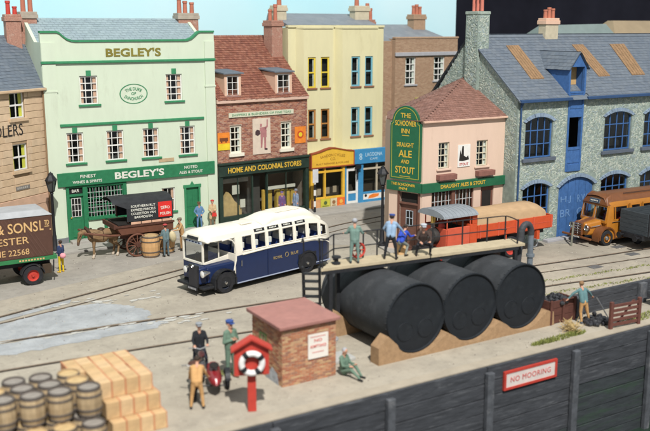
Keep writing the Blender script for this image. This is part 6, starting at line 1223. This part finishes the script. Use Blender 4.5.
person((20.72, 26.55, WZ + .1), 245, 1.78, 'man in dark brown jacket and grey cap squatting on the walkway facing out', (.055, .038, .032), (.03, .03, .035), hat='cap', hatc=(.42, .44, .47), lean=22, head=-8, arms=dict(lu=(-.4, .5, -.8), lf=(.35, .9, -.25), ru=(.4, .5, -.8), rf=(-.35, .9, -.25)), legs=dict(lu=(-.35, .85, .05), ll=(-.05, -.5, -1), ru=(.35, .85, .05), rl=(.05, -.5, -1)))
person((15.5, 23.95, 0), 290, 1.72, 'man in green overalls sitting on the ground against the hut', grn, grn, (.03, .03, .03), lean=-4, head=28, hair=greyh, arms=dict(lu=(-.2, .5, -1), lf=(.3, 1, .1), ru=(.2, .5, -1), rf=(-.3, 1, .1)), legs=dict(lu=(-.12, 1, .62), ll=(-.02, .75, -.9), ru=(.12, 1, .35), rl=(.05, .95, -.55)), voxel=.014)
person((17.72, 26.72, WZ + .1), 60, 1.72, 'man in pale green standing at the walkway railing with his back turned', (.16, .25, .215), (.16, .245, .215), (.04, .045, .05), hair=greyh, head=8, arms=dict(lu=(-.55, .35, -1), lf=(-.3, 1, -.25), ru=(.55, .35, -1), rf=(.3, 1, -.25)), legs=dict(lu=(-.1, .03, -1), ru=(.1, .03, -1)))
person((19.2, 26.5, WZ + .1), 42, 1.76, 'man in blue shirt and blue cap reaching to his right on the walkway', (.25, .36, .50), blk, hat='cap', hatc=(.05, .09, .3), lean=14, head=6, arms=dict(lu=(-.6, .2, -1), lf=(.1, .8, -.6), ru=(.55, .5, -.75), rf=(.5, .6, -.9)), legs=dict(lu=(-.22, -.02, -1), ll=(-.12, -.02, -1), ru=(.2, .12, -1), rl=(.1, -.04, -1)))
person((19.75, 26.65, WZ + .1), 20, 1.55, 'figure in bright blue crouching on the walkway beside the man in the cap', (.03, .07, .42), (.2, .22, .2), lean=40, head=5, arms=dict(lu=(-.2, .6, -.7), lf=(0, .9, -.2), ru=(.2, .6, -.7), rf=(.1, 1, 0)), legs=dict(lu=(-.15, .9, -.25), ll=(-.05, -.55, -1), ru=(.15, .8, -.5), rl=(.05, -.5, -1)))
person((26.45, 23.5, 0), 80, 1.75, 'man in teal shirt and tan trousers shovelling coal at the bin', (.10, .19, .20), tanc, (.1, .12, .14), hair=M('hair_fair', (.24, .14, .07), .8), lean=18, head=8, arms=dict(lu=(-.9, .35, -.6), lf=(-.5, .3, -.8), ru=(.9, .2, -.6), rf=(.75, .2, -.8)), legs=dict(lu=(.0, .12, -1), ll=(.1, -.12, -1), ru=(.28, .02, -1), rl=(.3, -.05, -1)), voxel=.014)
person((20.2, 46.6, .13), 250, 1.62, 'man in blue overalls leaning by the narrow green pub door', bluec, bluec, hat='cap', hatc=(.14, .09, .05), arms=dict(lu=(-.5, .1, -.9), lf=(.45, .4, -.6), ru=(.5, .1, -.9), rf=(-.45, .4, -.6)))
wo, hnd = person((21.05, 46.65, .13), 245, 1.64, 'woman in cream coat and red hat holding a red bag by the pub', (.50, .38, .22), (.3, .2, .12), hat='beret', hatc=(.5, .06, .05), coat=.3, arms=dict(lu=(-.2, .15, -1), lf=(.5, .7, -.2), ru=(.2, .15, -1), rf=(-.5, .7, -.2)))
b = MB(); b.hexa([(-.15, -.05, -.12), (.15, -.05, -.12), (.15, .05, -.12), (-.15, .05, -.12)], [(-.11, -.035, .1), (.11, -.035, .1), (.11, .035, .1), (-.11, .035, .1)]); b.path([(-.09, 0, .1), (-.05, 0, .22), (.05, 0, .22), (.09, 0, .1)], .014); hb_ = b.build('handbag', cloth((.55, .04, .03)), None, bevel=.02); hb_.rotation_euler.z = R(-25); hb_.location = (21.0, 46.28, .98); tag(hb_, 'red handbag held by the woman in the cream coat', 'handbag')
person((16.4, 42.15, 0), 100, 1.72, 'man in blue grey with red cap holding a sack by the barrels', (.12, .18, .19), (.10, .14, .16), hat='beret', hatc=(.4, .06, .06), lean=6, arms=dict(lu=(-.25, .3, -1), lf=(.1, 1, -.2), ru=(.3, .3, -1), rf=(-.05, 1, -.2)))
b = MB(); b.sphere((0, 0, 0), .24, .8, .75, 1.35); sk = b.build('sack', cloth((.55, .47, .29)), None, smooth=True); sk.location = (16.78, 42.2, 1.0); sk.rotation_euler = (R(12), R(-14), 0); tag(sk, 'pale sack held by the man with the red cap', 'sack')
person((17.62, 43.0, 0), 180, 1.78, 'man in tan working clothes behind the barrels at the cart tail', (.46, .28, .13), (.46, .28, .13), hat='cap', hatc=(.2, .16, .12), lean=10, arms=dict(lu=(-.2, .7, -1), lf=(.1, 1, -.1), ru=(.2, .7, -1), rf=(-.1, 1, -.1)))
person((10.98, 41.95, 0), 120, 1.6, 'child in navy jacket and yellow skirt just behind the brown van', (.03, .045, .11), (.72, .52, .03), (.7, .45, .05), coat=0, arms=dict(lf=(.3, .8, -.3), rf=(-.3, .8, -.3)))
b = MB(); b.sphere((0, 0, 0), .15, 1, .8, .9); pb_ = b.build('bundle', cloth((.75, .32, .36)), None, smooth=True); pb_.location = (11.0, 41.68, .88); tag(pb_, 'small pink bundle held by the child behind the van', 'bundle')
person((26.0, 47.3, .13), 250, 1.55, 'woman in purple coat and red skirt outside the grocery doorway', (.13, .075, .18), (.30, .05, .06), coat=.22, hat='beret', hatc=(.15, .12, .3))
person((26.95, 47.25, .13), 200, 1.62, 'man in grey blue coat standing at the grocery window', (.20, .26, .36), (.14, .18, .26), hat='hat', hatc=(.22, .24, .28), coat=.25)
b = MB(); b.tube((0, 0, 0), (.5, -.3, -.95), .025); b.hexa([(.45, -.4, -1.0), (.68, -.25, -1.0), (.68, -.25, -.97), (.45, -.4, -.97)], [(.6, -.5, -1.25), (.8, -.36, -1.25), (.8, -.36, -1.22), (.6, -.5, -1.22)]); sv = b.build('shovel', steel, None); sv.location = (26.95, 23.3, 1.05); tag(sv, 'steel shovel held by the man at the coal heap', 'shovel')
# horse
hz = M('horse_bay', (.22, .14, .072), .75, .15, 5, c2=(.20, .11, .05), s2=3); hzd = M('horse_points', (.50, .42, .33), .8, .2, 8); hzm = M('horse_mane', (.045, .03, .02), .9, .2, 12); hzn = M('horse_muzzle', (.12, .075, .05), .8)
def horse(loc, az):
    c = []
    c += [((.0, 0, 1.18), (1.05, 0, 1.2), .30, .29, 0), ((.0, 0, 1.1), (.5, 0, 1.05), .29, .29, 0), ((1.05, 0, 1.22), (1.22, 0, 1.2), .29, .25, 0)]
    c += [((-.12, 0, 1.32), (-.5, 0, 1.4), .22, .15, 0), ((-.5, 0, 1.4), (-.66, 0, 1.34), .14, .125, 0), ((-.64, 0, 1.34), (-.76, 0, .95), .13, .085, 0), ((-.76, 0, .95), (-.78, 0, .8), .085, .075, 3)]
    for k in (-1, 1):
        c.append(((-.58, .07 * k, 1.44), (-.6, .1 * k, 1.58), .035, .015, 0))
        y = .17 * k; f_ = -.03 if k < 0 else .1
        c += [((.0, y, 1.05), (f_ - .02, y, .62), .13, .078, 0), ((f_ - .02, y, .62), (f_ - .02, y, .2), .066, .055, 0), ((f_ - .02, y, .2), (f_ - .06, y, .07), .068, .085, 1)]
        h_ = 1.12 if k < 0 else 1.0
        c += [((1.12, y, 1.1), (h_ - .06, y, .76), .19, .11, 0), ((h_ - .06, y, .76), (h_ + .14, y, .56), .095, .07, 0), ((h_ + .14, y, .56), (h_ + .08, y, .18), .062, .055, 0), ((h_ + .08, y, .18), (h_ + .04, y, .07), .068, .085, 1)]
    me = capsules_mesh('horse', c, .025, [hz, hzd, hz, hzn], 5); o = bpy.data.objects.new('horse', me); col.objects.link(o); o.location = loc; o.rotation_euler.z = R(az); tag(o, 'bay horse with lowered head harnessed to the parcels cart', 'horse')
    b = MB(); [b.sphere((-.1 - .11 * i, 0, 1.5 + .0 * i), .075, .9, .45, 1.3) for i in range(5)]; b.build('mane', hzm, o, smooth=True)
    b = MB(); b.path([(1.45, 0, 1.22), (1.58, 0, 1.0), (1.58, 0, .55)], .06, 8); b.sphere((1.58, 0, .6), .08, 1, 1, 1.8); b.build('tail', hzm, o, smooth=True)
    for k in (-1, 1): b = MB(); b.sphere((-.68, .115 * k, 1.24), .022); b.build('eye', black, o)
    b = MB(); b.torus((0, 0, 0), .33, .07, 'x', 22, 8); cl = b.build('collar', M('harness_leather', (.06, .03, .018), .5, .2), o, smooth=True); cl.location = (-.2, 0, 1.3); cl.rotation_euler = (0, R(-28), 0); cl.scale = (1, .8, 1.12)
    b = MB(); b.torus((.45, 0, 1.16), .325, .02, 'x', 24, 6); b.path([(-.2, -.28, 1.3), (.45, -.33, 1.25), (1.3, -.28, 1.2)], .02); b.path([(-.2, .28, 1.3), (.45, .33, 1.25), (1.3, .28, 1.2)], .02); b.path([(-.78, -.1, 1.1), (-.64, -.14, 1.36), (-.64, .14, 1.36), (-.78, .1, 1.1)], .014); b.path([(-.76, -.1, 1.0), (-.3, -.3, 1.35), (.4, -.3, 1.45)], .01); b.build('harness', MATS['harness_leather'], o)
    b = MB(); b.sphere((.42, 0, 1.47), .16, 1.2, 1.1, .5); b.build('saddle_pad', MATS['harness_leather'], o, smooth=True)
    return o
horse((13.15, 43.82, 0), 0)
